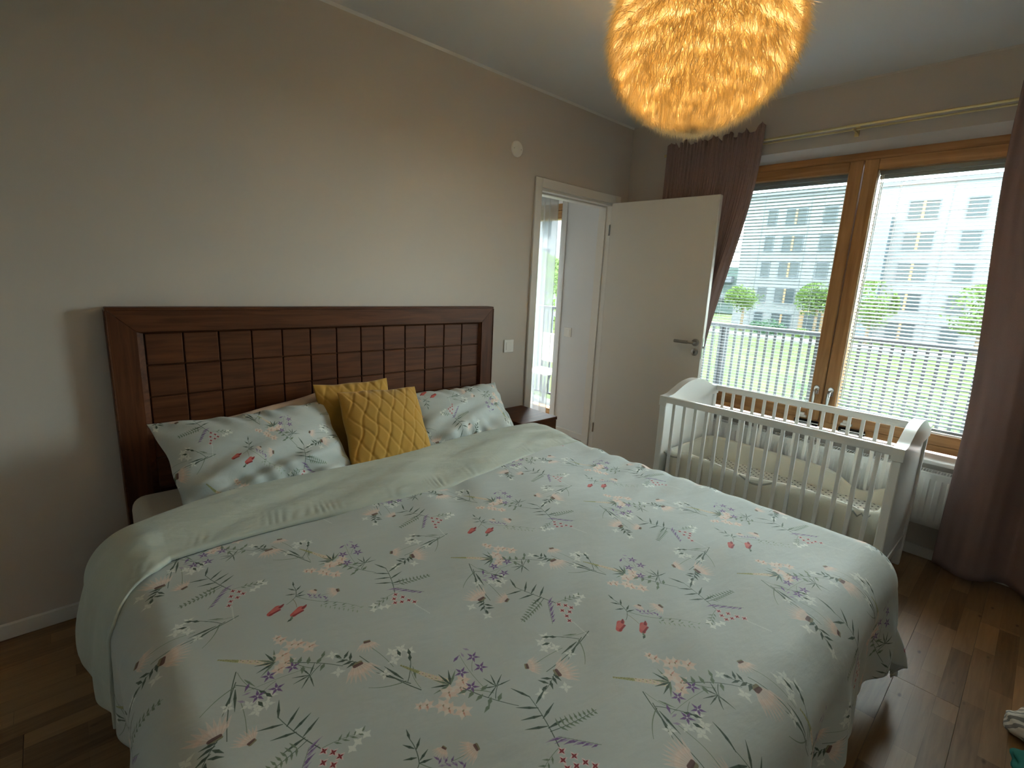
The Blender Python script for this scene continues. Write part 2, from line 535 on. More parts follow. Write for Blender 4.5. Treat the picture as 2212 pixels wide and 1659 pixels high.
def motif_vetch(P):
    P.curve((-12, 116), (26, -6), -0.06, 1.2, 2, DG)
    for p, a in (((-10, 92), 160), ((-6, 82), 40), ((0, 64), 25), ((4, 58), 165), ((10, 40), 30), ((12, 36), 190), ((-12, 112), 70)):
        P.leaf(p, a, 46, 6, DG)
    P.curve((14, 28), (-96, 2), 0.06, 1.4, 0.8, DG)
    for k in range(9):
        x, y = -8 - k * 10, 24 - k * 2.8
        P.leaf((x, y), 110, 20 - k * 1.2, 5, MG); P.leaf((x, y), 250, 18 - k * 1.2, 5, MG)
    for k in range(11):
        t = k / 10
        P.leaf((10 - t * 46, 10 - t * 60), 15 + 9 * (k % 2), 30 - 14 * t, 4.6, PUR if k % 3 else LPUR, 0.8)
        P.blob((10 - t * 46, 10 - t * 60), (6 - t * 46, 6 - t * 60), 1.4, 1.4, MG, 0.8)
    P.curve((26, -6), (98, -24), 0.1, 1.2, 0.8, MG)
    for k in range(8):
        P.leaf((50 + k * 7, -10 - k * 2), 40 if k % 2 else -50, 15, 4, MG)
    for p in ((96, -18), (104, -34), (84, -38), (70, -44)):
        P.star(p, 11, WHT, 4, 7)
    for p in ((28, -14), (18, -36), (40, -28), (12, -58), (30, -52), (46, -44), (4, -74)):
        for k in range(4):
            P.leaf(p, 90 * k + 10, 11, 6, (232, 206, 206), 0.7)
        P.star(p, 7, DRED, 4, 3.6, 0)
    for k in range(10):
        P.blob((8 - k, -84 - k * 6), (9 - k, -88 - k * 6), 3, 2, WHT, 0.6)

TX, TY = 320, 305            # the sweet pea sits in the middle of the repeat (mm; y up)
for fn, dx, dy, rot, mir in ((motif_cone, 30, 310, 0, 1), (motif_cone, -280, 30, 78, 1), (motif_cone, -250, -265, 180, -1),
                             (motif_spray, 150, 145, 0, 1), (motif_spray, -120, -165, 72, -1), (motif_vetch, -150, 190, 0, 1),
                             (motif_vetch, 235, -100, 0, -1), (motif_pea, 0, 0, 0, 1)):
    fn(Pen(TX + dx, TY + dy, rot, mir, 0.99))
FLORAL = bpy.data.images.new('wildflower_print', TW, TH)
buf = np.ones((TH, TW, 4), dtype=np.float32)
buf[..., :3] = TILE
FLORAL.pixels.foreach_set(buf.ravel())
FLORAL.update()
FLORAL.pack()

SAGE = srgb(185, 192, 190)
MFLOR = cotton('wildflower_cotton', SAGE, FLORAL, 0.30, 5.0)
MFLORP = cotton('wildflower_pillowcase', SAGE, FLORAL, 0.30, 9.0)
MSAGE = cotton('plain_sage_cotton', srgb(184, 191, 181), None, 0.5, 6.0)

# ------------------------------------------------------------------ ROOM SHELL
H, XL, YF = 2.6415, -4.35, -3.9
DX0, DX1, DZ = -1.005, -0.172, 2.06          # doorway in the back wall
NB = 4.2                                      # far wall of the next room
m = MB()
m.box(XL, DX0, 0, 0.12, 0, H); m.box(DX1, 0, 0, 0.12, 0, H); m.box(DX0, DX1, 0, 0.12, DZ, H)
tag(obj('wall_back', m, MWALL), 'greige painted wall behind the bed with the doorway at its corner', 'wall', kind='structure')
WY0, WY1, WZ0, WZ1 = -2.59, -0.56, 0.575, 2.306
m = MB()
m.box(0, 0.38, YF, WY0, 0, H); m.box(0, 0.38, WY1, 0.06, 0, H); m.box(0, 0.38, WY0, WY1, 0, WZ0 - 0.02); m.box(0, 0.38, WY0, WY1, WZ1, H)
tag(obj('wall_right', m, MWALL), 'greige painted window wall above and around the big wooden window', 'wall', kind='structure')
m = MB().box(XL - 0.12, XL, YF - 0.12, NB + 0.12, 0, H)
tag(obj('wall_left', m, MWHITEW), 'plain white wall on the side away from the window', 'wall', kind='structure')
m = MB().box(XL, 0.38, YF - 0.12, YF, 0, H)
tag(obj('wall_front', m, MWHITEW), 'plain white wall facing the headboard', 'wall', kind='structure')
NY0, NY1, NZ1 = 0.69, 3.3, 2.16             # balcony door opening of the next room
m = MB()
m.box(0, 0.38, 0.06, NY0, 0, H); m.box(0, 0.38, NY1, NB, 0, H); m.box(0, 0.38, NY0, NY1, NZ1, H)
tag(obj('wall_beyond', m, MWALL2), 'pale grey wall of the next room seen through the doorway', 'wall', kind='structure')
m = MB().box(-2.62, -2.5, 0.12, NB, 0, H)  # unseen partition, added so more daylight bounces around the next room
tag(obj('wall_bounce', m, MWHITEW), 'white partition added unseen behind the bed wall to bounce light in the next room', 'wall', kind='structure')
m = MB().box(XL, 0.38, NB, NB + 0.12, 0, H)
tag(obj('wall_far', m, MWALL2), 'far pale grey wall of the next room', 'wall', kind='structure')
m = MB().box(XL - 0.12, 0.38, YF - 0.12, NB + 0.12, H, H + 0.15)
tag(obj('ceiling', m, MCEIL), 'smooth off-white ceiling over the bed and the feather lamp', 'ceiling', kind='structure')
m = MB().prism([(-0.012, H), (0, H), (0, H - 0.012)], 'x', XL, 0)
tag(obj('trim_1', m, MWHITE), 'thin pale bead where the wall behind the bed meets the ceiling', 'trim', kind='structure')
m = MB().prism([(-0.009, H), (0, H), (0, H - 0.009)], 'y', YF, 0)
tag(obj('trim_2', m, MWALL), 'thin bead where the window wall meets the ceiling', 'trim', kind='structure')

# floor: laid laminate planks, each with three printed staves
def plank_mat():
    m, nt, ns, ln, b = newmat('oak_three_strip_laminate')
    b.inputs['Specular IOR Level'].default_value = 0.32
    tc = N(nt, 'ShaderNodeTexCoord')
    oi = N(nt, 'ShaderNodeObjectInfo')
    sc = N(nt, 'ShaderNodeVectorMath', operation='SCALE')
    sc.inputs[0].default_value = (9.0, 0.0, 3.0)
    ln.new(oi.outputs['Random'], sc.inputs['Scale'])
    ad = N(nt, 'ShaderNodeVectorMath', operation='ADD')
    ln.new(tc.outputs['Object'], ad.inputs[0]); ln.new(sc.outputs[0], ad.inputs[1])
    br = N(nt, 'ShaderNodeTexBrick')
    br.offset = 0.37
    br.inputs['Color1'].default_value = (0.0, 0, 0, 1)
    br.inputs['Color2'].default_value = (1.0, 1, 1, 1)
    br.inputs['Mortar'].default_value = (0.0, 0, 0, 1)
    br.inputs['Scale'].default_value = 1.0
    br.inputs['Mortar Size'].default_value = 0.0006
    br.inputs['Brick Width'].default_value = 0.42
    br.inputs['Row Height'].default_value = 0.0645
    ln.new(ad.outputs[0], br.inputs['Vector'])
    mp = N(nt, 'ShaderNodeMapping')
    mp.inputs['Scale'].default_value = (1.2, 16, 1)
    ln.new(ad.outputs[0], mp.inputs['Vector'])
    n1 = N(nt, 'ShaderNodeTexNoise')
    n1.inputs['Scale'].default_value = 4.0
    n1.inputs['Detail'].default_value = 6
    n1.inputs['Distortion'].default_value = 0.8
    ln.new(mp.outputs[0], n1.inputs['Vector'])
    mx0 = N(nt, 'ShaderNodeMix', data_type='FLOAT')
    mx0.inputs[0].default_value = 0.48
    ln.new(br.outputs['Color'], mx0.inputs[2]); ln.new(n1.outputs['Fac'], mx0.inputs[3])
    cr = N(nt, 'ShaderNodeValToRGB')
    cr.color_ramp.elements[0].position = 0.10
    cr.color_ramp.elements[0].color = (0.12, 0.064, 0.029, 1)
    cr.color_ramp.elements[1].position = 0.85
    cr.color_ramp.elements[1].color = (0.40, 0.245, 0.122, 1)
    ln.new(mx0.outputs[0], cr.inputs[0])
    # knots
    vo = N(nt, 'ShaderNodeTexVoronoi')
    vo.inputs['Scale'].default_value = 7.0
    mp2 = N(nt, 'ShaderNodeMapping')
    mp2.inputs['Scale'].default_value = (0.7, 1.5, 1)
    ln.new(ad.outputs[0], mp2.inputs['Vector']); ln.new(mp2.outputs[0], vo.inputs['Vector'])
    kr = N(nt, 'ShaderNodeValToRGB')
    kr.color_ramp.elements[0].position = 0.03
    kr.color_ramp.elements[0].color = (0.22, 0.14, 0.09, 1)
    kr.color_ramp.elements[1].position = 0.085
    kr.color_ramp.elements[1].color = (1, 1, 1, 1)
    ln.new(vo.outputs['Distance'], kr.inputs[0])
    mu = N(nt, 'ShaderNodeMix', data_type='RGBA', blend_type='MULTIPLY')
    mu.inputs[0].default_value = 0.8
    ln.new(cr.outputs[0], mu.inputs[6]); ln.new(kr.outputs[0], mu.inputs[7])
    ln.new(mu.outputs[2], b.inputs['Base Color'])
    b.inputs['Roughness'].default_value = 0.40
    bp = N(nt, 'ShaderNodeBump')
    bp.inputs['Strength'].default_value = 0.06
    bp.inputs['Distance'].default_value = 0.002
    ln.new(n1.outputs['Fac'], bp.inputs['Height']); ln.new(bp.outputs[0], b.inputs['Normal'])
    return m
MPLANK = plank_mat()
floor = tag(obj('floor', MB().box(XL - 0.12, 0.38, YF - 0.12, NB + 0.12, -0.2, -0.012), MDARK), 'brown oak laminate plank floor running through both rooms', 'floor', kind='structure')
PW, PL = 0.1935, 2.05
proto = None
row = 0
y = YF + 0.02
while y < 3.4:
    x = XL + 0.01 - (row * 0.73) % PL
    while x < 0.0:
        x0, x1 = max(x, XL + 0.004), min(x + PL - 0.0012, 0.0 if y < NY0 or y + PW > NY1 else 0.10)
        if x1 - x0 > 0.05:
            full = abs(x1 - x0 - (PL - 0.0012)) < 1e-6
            if full and proto is not None:
                copyat(proto, (x0, y, 0), floor)
            else:
                mb = MB().box(0, x1 - x0, 0, PW - 0.0005, -0.012, 0, 0.0006)
                me = obj('plank', mb, MPLANK)
                me.parent = floor
                me.location = (x0, y, 0)
                if full:
                    proto = me
        x += PL
    y += PW
    row += 1

BB = 0.062
m = MB()
m.box(XL, -1.065, -0.016, 0, 0, BB, 0.003); m.box(-0.108, 0, -0.016, 0, 0, BB, 0.003)
tag(obj('baseboard_back', m, MWHITE), 'low white baseboard along the wall behind the bed', 'baseboard', kind='structure')
m = MB().box(-0.016, 0, YF, -0.016, 0, BB, 0.003)
tag(obj('baseboard_right', m, MWHITE), 'low white baseboard under the radiator', 'baseboard', kind='structure')
m = MB().box(-0.016, 0, 0.12, NY0 - 0.07, 0, BB, 0.003)
tag(obj('baseboard_beyond', m, MWHITE), 'low white baseboard in the next room beyond the doorway', 'baseboard', kind='structure')

# door frame (architrave, lining, stop)
fr = thing('trim_3', (-0.59, 0, 0), 'white painted wooden frame around the open doorway', 'door frame', kind='structure')
CO, CI, CT = -1.0625, -0.1105, 2.1166
obj('casing', MB().box(CO, DX0 + 0.006, -0.016, 0, 0, CT, 0.003), MWHITE, fr)
obj('casing', MB().box(DX1 - 0.006, CI, -0.016, 0, 0, CT, 0.003), MWHITE, fr)
obj('casing', MB().box(DX0 + 0.006, DX1 - 0.006, -0.016, 0, DZ - 0.006, CT, 0.003), MWHITE, fr)
obj('jamb', MB().box(DX0, DX0 + 0.022, 0.001, 0.12, 0, DZ, 0.002), MWHITE, fr)
obj('jamb', MB().box(DX1 - 0.022, DX1, 0.001, 0.12, 0, DZ, 0.002), MWHITE, fr)
obj('head_jamb', MB().box(DX0 + 0.022, DX1 - 0.022, 0.001, 0.12, DZ - 0.022, DZ, 0.002), MWHITE, fr)
obj('door_stop', MB().box(DX0 + 0.022, DX0 + 0.034, 0.05, 0.12, 0, DZ - 0.022, 0.002).box(DX1 - 0.034, DX1 - 0.022, 0.05, 0.12, 0, DZ - 0.022, 0.002).box(DX0 + 0.034, DX1 - 0.034, 0.05, 0.12, DZ - 0.034, DZ - 0.022, 0.002), MWHITE, fr)
for xx in (CO - 0.001, CI - 0.0):
    pass

# open door leaf, built along its own swing and turned about the hinge
HX, HY, LW, LA = -0.243, -0.034, 0.843, 0.0366
def leafm(mb):
    """leaf space: x = along the leaf from the hinge, y = out of the face towards the bed, z up"""
    u = Vector((math.sin(LA), -math.cos(LA), 0)); n = Vector((-math.cos(LA), -math.sin(LA), 0))
    mm = Matrix((u, n, Vector((0, 0, 1)))).transposed().to_4x4()
    mm.translation = (HX, HY, 0)
    return mb.xform(mm)
dr = thing('door_1', (HX, HY, 0), 'plain white flush door standing open against the curtain', 'door', kind='structure')
obj('door_panel', leafm(MB().box(0, LW, -0.04, 0, 0.01, 2.05, 0.0025)), MDOOR, dr)
for side, y0 in (('in', 0.0), ('out', -0.04)):
    s = 1 if side == 'in' else -1
    hd = obj('door_handle', leafm(MB().tube([(0.795, y0 + s * 0.045, 1.068), (0.785, y0 + s * 0.05, 1.068), (0.76, y0 + s * 0.052, 1.068)], [0.009, 0.009, 0.008], 10)
             .tube([(0.76, y0 + s * 0.052, 1.068), (0.66, y0 + s * 0.05, 1.068)], [0.011, 0.0115], 12).tube([(0.795, y0, 1.068), (0.795, y0 + s * 0.05, 1.068)], 0.009, 10)), MSTEEL, dr, 'angle')
    obj('rose', leafm(MB().lathe([(0.026, y0), (0.026, y0 + s * 0.007), (0.022, y0 + s * 0.01)], 24, 'y', (0.795, 0, 1.068))), MSTEEL, hd, 'angle')
    lk = obj('lock_plate', leafm(MB().lathe([(0.025, y0), (0.025, y0 + s * 0.006), (0.02, y0 + s * 0.009)], 24, 'y', (0.797, 0, 1.0))), MSTEEL, dr, 'angle')
    obj('key_slot', leafm(MB().box(0.794, 0.80, min(y0 + s * 0.009, y0 + s * 0.0105), max(y0 + s * 0.009, y0 + s * 0.0105), 0.99, 1.008)), MDARK, lk)
obj('latch', leafm(MB().box(LW - 0.001, LW + 0.002, -0.03, -0.01, 0.96, 1.10).prism([(LW, -0.026), (LW + 0.012, -0.022), (LW + 0.012, -0.018), (LW, -0.014)], 'z', 1.03, 1.045)), MCHROME, dr)
for z in (0.25, 1.85):
    obj('hinge', leafm(MB().tube([(-0.008, 0.002, z - 0.04), (-0.008, 0.002, z + 0.04)], 0.007, 10)), MCHROME, dr, 'angle')

# ------------------------------------------------------------------ WINDOW
win = thing('window_1', (0.12, -1.575, 0.575), 'wide two-sash pine window between the mauve curtains', 'window', kind='structure')
FX0, FX1 = 0.125, 0.235
fm = MB().box(FX0, FX1, WY0, WY1, 0.585, 0.625, 0.003).box(FX0, FX1, WY0, WY1, 2.225, 2.275, 0.003)
fm2 = MB().box(FX0, FX1, WY0, WY0 + 0.045, 0.625, 2.225, 0.003).box(FX0, FX1, WY1 - 0.045, WY1, 0.625, 2.225, 0.003)
obj('window_frame', fm, MPINE, win); obj('frame_upright', fm2, MPINEV, win)
GZ0, GZ1 = 0.69, 2.165
def sash(y0, y1, handle_y):
    """one opening sash: y0 < y1"""
    sx0, sx1 = 0.11, 0.225
    s = obj('sash', MB().box(sx0, sx1, y0, y0 + 0.072, 0.627, 2.228, 0.004).box(sx0, sx1, y1 - 0.072, y1, 0.627, 2.228, 0.004), MPINEV, win)
    obj('sash_rail', MB().box(sx0, sx1, y0 + 0.0715, y1 - 0.0715, 0.627, GZ0, 0.004).box(sx0, sx1, y0 + 0.0715, y1 - 0.0715, GZ1, 2.228, 0.004), MPINE, s)
    for x in (0.136, 0.214):
        obj('pane', MB().box(x - 0.002, x + 0.002, y0 + 0.068, y1 - 0.068, GZ0 - 0.004, GZ1 + 0.004), MGLASS, s)
    obj('glazing_bead', MB().box(sx0 + 0.02, sx0 + 0.024, y0 + 0.072, y0 + 0.076, GZ0, GZ1).box(sx0 + 0.02, sx0 + 0.024, y1 - 0.076, y1 - 0.072, GZ0, GZ1)
        .box(sx0 + 0.02, sx0 + 0.024, y0 + 0.076, y1 - 0.076, GZ0, GZ0 + 0.004), MWHITE, s)
    # handle: oval plate with a down-turned lever
    hp = obj('sash_handle', MB().lathe([(0.017, sx0 + 0.001), (0.017, sx0 - 0.006), (0.013, sx0 - 0.009)], 20, 'x', (0, handle_y, 0.842))
             .box(sx0 - 0.007, sx0 + 0.001, handle_y - 0.015, handle_y + 0.015, 0.80, 0.845, 0.003), MCHROME, win, 'angle')
    obj('lever', MB().tube([(sx0 - 0.006, handle_y, 0.832), (sx0 - 0.03, handle_y, 0.832), (sx0 - 0.042, handle_y, 0.82), (sx0 - 0.044, handle_y, 0.79), (sx0 - 0.043, handle_y, 0.735)],
        [0.008, 0.008, 0.009, 0.010, 0.007], 10), MCHROME, hp, 'angle')
    return s
sash(-1.572, -0.603, -1.535)
sash(-2.547, -1.578, -1.617)
for yy in (-1.475, -1.735):
    st = obj('window_stay', MB().box(0.085, 0.112, yy - 0.03, yy + 0.03, 0.635, 0.65, 0.002).box(0.09, 0.112, yy - 0.018, yy + 0.02, 0.65, 0.666, 0.002), MWHITE, win)
    obj('stay_arm', MB().box(0.08, 0.10, yy - 0.11, yy + 0.02, 0.606, 0.612).box(0.078, 0.10, yy - 0.075, yy + 0.03, 0.592, 0.602), MCHROME, st)
    obj('stay_track', MB().box(0.1, 0.124, yy - 0.10, yy + 0.04, 0.588, 0.618), MDARK, st)
m = MB().prism([(0.0005, 2.306), (0.0005, 2.330), (0.13, 2.330), (0.13, 2.272), (0.10, 2.274), (0.055, 2.283), (0.02, 2.297)], 'y', WY0, WY1)
tag(obj('trim_4', m, MWALL, smooth='angle'), 'rounded pale soffit over the wooden window', 'trim', kind='structure')
m = MB().box(-0.055, 0.125, WY0 - 0.03, WY1 + 0.03, 0.553, 0.575, 0.006, 2)
tag(obj('trim_5', m, MWHITE), 'white window sill above the radiator', 'sill', kind='structure')

# venetian blinds hanging between the panes
def blind(y0, y1, tilt, lab):
    r = thing('venetian_blind', (0.172, (y0 + y1) / 2, GZ1), lab, 'blind', 'venetian blinds between the window panes')
    obj('head_rail', MB().box(0.158, 0.186, y0, y1, 2.142, 2.166, 0.002).box(0.163, 0.181, y0, y1, 2.120, 2.1405, 0.003), MSLAT, r)
    p, z = 0.0217, 2.1
    w = 0.0125
    prof = [(-w, 0), (-w * 0.5, 0.0012), (0, 0.0017), (w * 0.5, 0.0012), (w, 0)]
    c, s = math.cos(tilt), math.sin(tilt)
    prof = [(a * c - b * s, a * s + b * c) for a, b in prof]
    top = [(a, b + 0.0004) for a, b in prof]
    first = None
    while z > 0.722:
        if first is None:
            mb = MB().prism(prof + top[::-1], 'y', -(y1 - y0) / 2, (y1 - y0) / 2)
            first = obj('slat', mb, MSLAT)
            first.parent = r
            first.location = (0, 0, z - GZ1)
        else:
            k = copyat(first, (0, 0, z - GZ1), r)
            k.rotation_euler = (0, random.uniform(-0.04, 0.04), 0)
        z -= p
    obj('bottom_rail', MB().box(0.162, 0.182, y0, y1, 0.694, 0.71, 0.002), MSLAT, r)
    for q in (y0 + 0.11, y1 - 0.11):
        obj('ladder_cord', MB().box(0.1585, 0.1593, q - 0.0006, q + 0.0006, 0.71, 2.12).box(0.1847, 0.1855, q - 0.0006, q + 0.0006, 0.71, 2.12), MPLAST, r)
    return r
blind(-1.497, -0.678, math.radians(-10), 'venetian blind with nearly level slats in the window sash beside the open door')
b2 = blind(-2.472, -1.653, math.radians(20), 'venetian blind with more closed slats in the sash next to the far curtain')
obj('bead_chain', MB().tube([(0.147, -1.668, 2.14), (0.147, -1.668, 0.80)], 0.0022, 6).tube([(0.147, -1.676, 2.14), (0.147, -1.676, 0.80)], 0.0022, 6), MPLAST, b2)

# ------------------------------------------------------------------ next room: balcony door, sheer, switch
bd = thing('window_2', (0.13, 1.98, 0), 'wood-framed glazed balcony door of the next room behind white sheers', 'window', kind='structure')
obj('window_frame', MB().box(0.12, 0.24, NY0, NY1, 2.10, NZ1, 0.003).box(0.12, 0.24, NY0, NY1, 0, 0.06, 0.003), MPINE, bd)
obj('frame_upright', MB().box(0.12, 0.24, NY0, NY0 + 0.045, 0.06, 2.10, 0.003).box(0.12, 0.24, NY1 - 0.045, NY1, 0.06, 2.10, 0.003).box(0.12, 0.24, 1.95, 2.01, 0.06, 2.10, 0.003), MPINEV, bd)
for y0, y1 in ((NY0 + 0.047, 1.948), (2.012, NY1 - 0.047)):
    s = obj('sash', MB().box(0.11, 0.2, y0, y0 + 0.07, 0.065, 2.095, 0.003).box(0.11, 0.2, y1 - 0.07, y1, 0.065, 2.095, 0.003), MPINEV, bd)
    obj('sash_rail', MB().box(0.11, 0.2, y0 + 0.07, y1 - 0.07, 0.065, 0.17, 0.003).box(0.11, 0.2, y0 + 0.07, y1 - 0.07, 2.02, 2.095, 0.003), MPINE, s)
    obj('pane', MB().box(0.15, 0.154, y0 + 0.066, y1 - 0.066, 0.166, 2.024), MGLASS, s)
m = MB().box(-0.012, 0, NY0 - 0.06, NY0 + 0.004, 0, NZ1 + 0.06, 0.003)
tag(obj('trim_6', m, MWHITE), 'white casing beside the balcony door of the next room', 'trim', kind='structure')

def curtain_sheet(y_at, x_at, z0, z1, nu, nv):
    P = np.zeros((nu, nv, 3))
    for i in range(nu):
        a = i / (nu - 1)
        for k in range(nv):
            z = z0 + (z1 - z0) * k / (nv - 1)
            P[i, k] = (x_at(a, z), y_at(a, z), z)
    return MB().grid(P)
m = curtain_sheet(lambda a, z: 0.66 + 2.75 * a, lambda a, z: -0.11 + 0.022 * math.sin(a * 205) + 0.012 * math.sin(a * 91 + z), 0.03, 2.52, 520, 8)
o = tag(obj('sheer_curtain', m, MSHEER, smooth=True, fix=False), 'white sheer curtain over the balcony door in the next room', 'curtain')
m = MB().tube([(-0.11, 0.66, 2.53), (-0.11, 3.5, 2.53)], 0.012, 10).box(-0.115, 0, 0.9, 0.92, 2.52, 2.54).box(-0.115, 0, 3.2, 3.22, 2.52, 2.54)
tag(obj('sheer_rod', m, MWHITE, smooth='angle'), 'white curtain rod carrying the sheers in the next room', 'curtain rod')

def rocker(name, at, face, label, w=0.086):
    """square wall switch; face = 'y' looks towards -y, 'x' looks towards -x"""
    r = thing(name, at, label, 'light switch')
    h = w / 2
    if face == 'y':
        obj('cover_plate', MB().box(at[0] - h, at[0] + h, at[1] - 0.009, at[1], at[2] - h, at[2] + h, 0.003, 2), MPLAST, r)
        obj('rocker', MB().box(at[0] - h * 0.62, at[0] + h * 0.62, at[1] - 0.0125, at[1] - 0.0085, at[2] - h * 0.62, at[2] + h * 0.62, 0.002, 2), MPLAST, r)
    else:
        obj('cover_plate', MB().box(at[0] - 0.009, at[0], at[1] - h, at[1] + h, at[2] - h, at[2] + h, 0.003, 2), MPLAST, r)
        obj('rocker', MB().box(at[0] - 0.0125, at[0] - 0.0085, at[1] - h * 0.62, at[1] + h * 0.62, at[2] - h * 0.62, at[2] + h * 0.62, 0.002, 2), MPLAST, r)
    return r
rocker('light_switch', (-1.234, 0, 0.993), 'y', 'white square light switch on the wall between headboard and doorway')
rocker('light_switch', (0, 0.533, 0.985), 'x', 'white square light switch on the grey wall beyond the doorway')
r = thing('junction_box_cover', (-1.237, 0, 2.25), 'round white blanking cover high on the wall above the light switch', 'wall cover')
obj('cover_plate', MB().lathe([(0.048, 0), (0.048, -0.004), (0.044, -0.009), (0.02, -0.0105), (0.001, -0.0108)], 40, 'y', (-1.237, 0, 2.25)), MPLAST, r, 'angle')
for dx in (-0.03, 0.03):
    obj('screw', MB().lathe([(0.003, -0.008), (0.003, -0.0112)], 10, 'y', (-1.237 + dx, 0, 2.25)), MSTEEL, r)

# ------------------------------------------------------------------ BED
bed = thing('bed', (-2.405, -1.1, 0), 'dark mahogany double bed with a tiled-panel headboard', 'bed')
X0, X1, HT = -3.368, -1.439, 1.254
GX0, GX1, GZT = -3.258, -1.537, 1.160        # field of square panels
hb = obj('headboard', MB().box(X0 + 0.03, X1 - 0.03, -0.034, -0.006, 0.12, HT - 0.03, 0.002), MBED, bed)
def mitred(mb, x0, x1, z0, z1, w, y0, y1):
    """top rail and two stiles with mitred upper corners, chamfered towards the field"""
    fr, bk = y0, y1
    ch = 0.012
    def quad_prism(poly, inner):
        n = len(poly)
        f = [(p[0], fr, p[1]) for p in poly]
        b = [(p[0], bk, p[1]) for p in poly]
        vs = f + b
        fs = [tuple(range(n)), tuple(range(n, 2 * n))[::-1]] + [(i, n + i, n + (i + 1) % n, (i + 1) % n) for i in range(n)]
        mb.add(vs, fs)
    quad_prism([(x0, z1), (x1, z1), (x1 - w, z1 - w), (x0 + w, z1 - w)], 0)
    return mb
obj('headboard_rail', mitred(MB(), X0 + 0.0008, X1 - 0.0008, 0, HT, 0.086, -0.065, -0.006), MBED, hb)
for sx, xa, xb in ((1, X0, X0 + 0.086), (-1, X1, X1 - 0.086)):
    mb = MB()
    poly = [(xa, 0.0), (xa, HT - 0.001), (xb, HT - 0.087), (xb, 0.0)]
    n = 4
    mb.add([(p[0], -0.065, p[1]) for p in poly] + [(p[0], -0.006, p[1]) for p in poly],
           [tuple(range(n)), tuple(range(n, 2 * n))[::-1]] + [(i, n + i, n + (i + 1) % n, (i + 1) % n) for i in range(n)])
    obj('headboard_stile', mb, MBEDV, hb)
# thin lip round the outside and a bead round the field
obj('edge_lip', MB().box(X0 - 0.003, X1 + 0.003, -0.069, -0.003, HT - 0.002, HT + 0.010, 0.002).box(X0 - 0.007, X0 - 0.0005, -0.069, -0.003, 0.0, HT - 0.002, 0.002).box(X1 + 0.0005, X1 + 0.007, -0.069, -0.003, 0.0, HT - 0.002, 0.002), MBED, hb)
mb = MB()
xa, xb, zt = X0 + 0.087, X1 - 0.087, HT - 0.087
mb.add([(xa, -0.058, zt), (xb, -0.058, zt), (xb - 0.012, -0.042, zt - 0.008), (xa + 0.022, -0.042, zt - 0.008)], [(0, 1, 2, 3)])
mb.add([(xa, -0.058, zt), (xa + 0.022, -0.042, zt - 0.008), (xa + 0.022, -0.042, 0.3), (xa, -0.058, 0.3)], [(0, 1, 2, 3)])
mb.add([(xb, -0.058, zt), (xb - 0.012, -0.042, zt - 0.008), (xb - 0.012, -0.042, 0.3), (xb, -0.058, 0.3)], [(0, 3, 2, 1)])
obj('field_moulding', mb, MBED, hb)
cw = (GX1 - GX0) / 13
pm = None
for i in range(13):
    for k in range(6):
        px, pz = GX0 + cw * (i + 0.5), GZT - 0.1325 * (k + 0.5)
        loc = Vector((px, -0.04, pz)) - wloc(hb)
        if pm is None:
            g = 0.0022
            pm = obj('panel', MB().box(-cw / 2 + g, cw / 2 - g, -0.006, 0.008, -0.06625 + g, 0.06625 - g, 0.003, 1), MBED)
            pm.parent = hb
            pm.location = loc
        else:
            copyat(pm, loc, hb)
for xa, xb in ((-3.40, -3.372), (-1.436, -1.408)):
    obj('side_rail', MB().box(xa, xb, -2.15, -0.07, 0.16, 0.34, 0.004), MBED, bed)
obj('foot_rail', MB().box(-3.40, -1.408, -2.178, -2.152, 0.16, 0.34, 0.004), MBED, bed)
for xx, yy in ((-3.38, -2.14), (-1.49, -2.14), (-3.36, -0.14), (-1.51, -0.14)):
    obj('leg', MB().box(xx, xx + 0.07, yy, yy + 0.07, 0, 0.17, 0.004), MBED, bed)
obj('slat_base', MB().box(-3.37, -1.438, -2.14, -0.075, 0.2, 0.235, 0.004), MBED, bed)

m = MB()
def rounded_slab(x0, x1, y0, y1, z0, z1, r, n=6, seg=5):
    mb = MB().box(x0, x1, y0, y1, z0, z1, r, seg)
    return mb
mt = tag(obj('mattress', rounded_slab(-3.365, -1.445, -2.13, -0.075, 0.24, 0.505, 0.05), MSHEET, smooth=True), 'thick mattress in a cream fitted sheet, bare corner showing beside the headboard', 'mattress')

# ------------------------------------------------------------------ DUVET
CX, HA, RR, T1, Z0 = -2.44, 0.94, 0.09, 1.65, 0.548
YB = -0.53
def wrinkle(s, t):
    """height of soft wrinkles on the top, in metres"""
    w = 0.0035 * np.sin(9 * s + 5 * t + 1.5 * np.sin(3.1 * t)) * np.sin(4 * t - 3 * s)
    w += 0.0022 * np.sin(23 * t + 6 * s + 2.0 * np.sin(5 * s)) * np.cos(7 * s - 2)
    e = np.clip((s - 0.35) / 0.55, 0, 1)                       # straight tension creases near the window side
    w += 0.0048 * e * np.sin(46 * t + 7 * s + 1.6 * np.sin(4 * t + 3 * s)) * np.exp(-((t - 0.65) / 0.6) ** 2)
    k = np.exp(-((t - 0.42) / 0.16) ** 2)                      # rumple just below the fold
    w += 0.005 * k * np.sin(14 * s + 9 * t + 2 * np.sin(6 * s)) * np.sin(5 * s + 1)
    return w
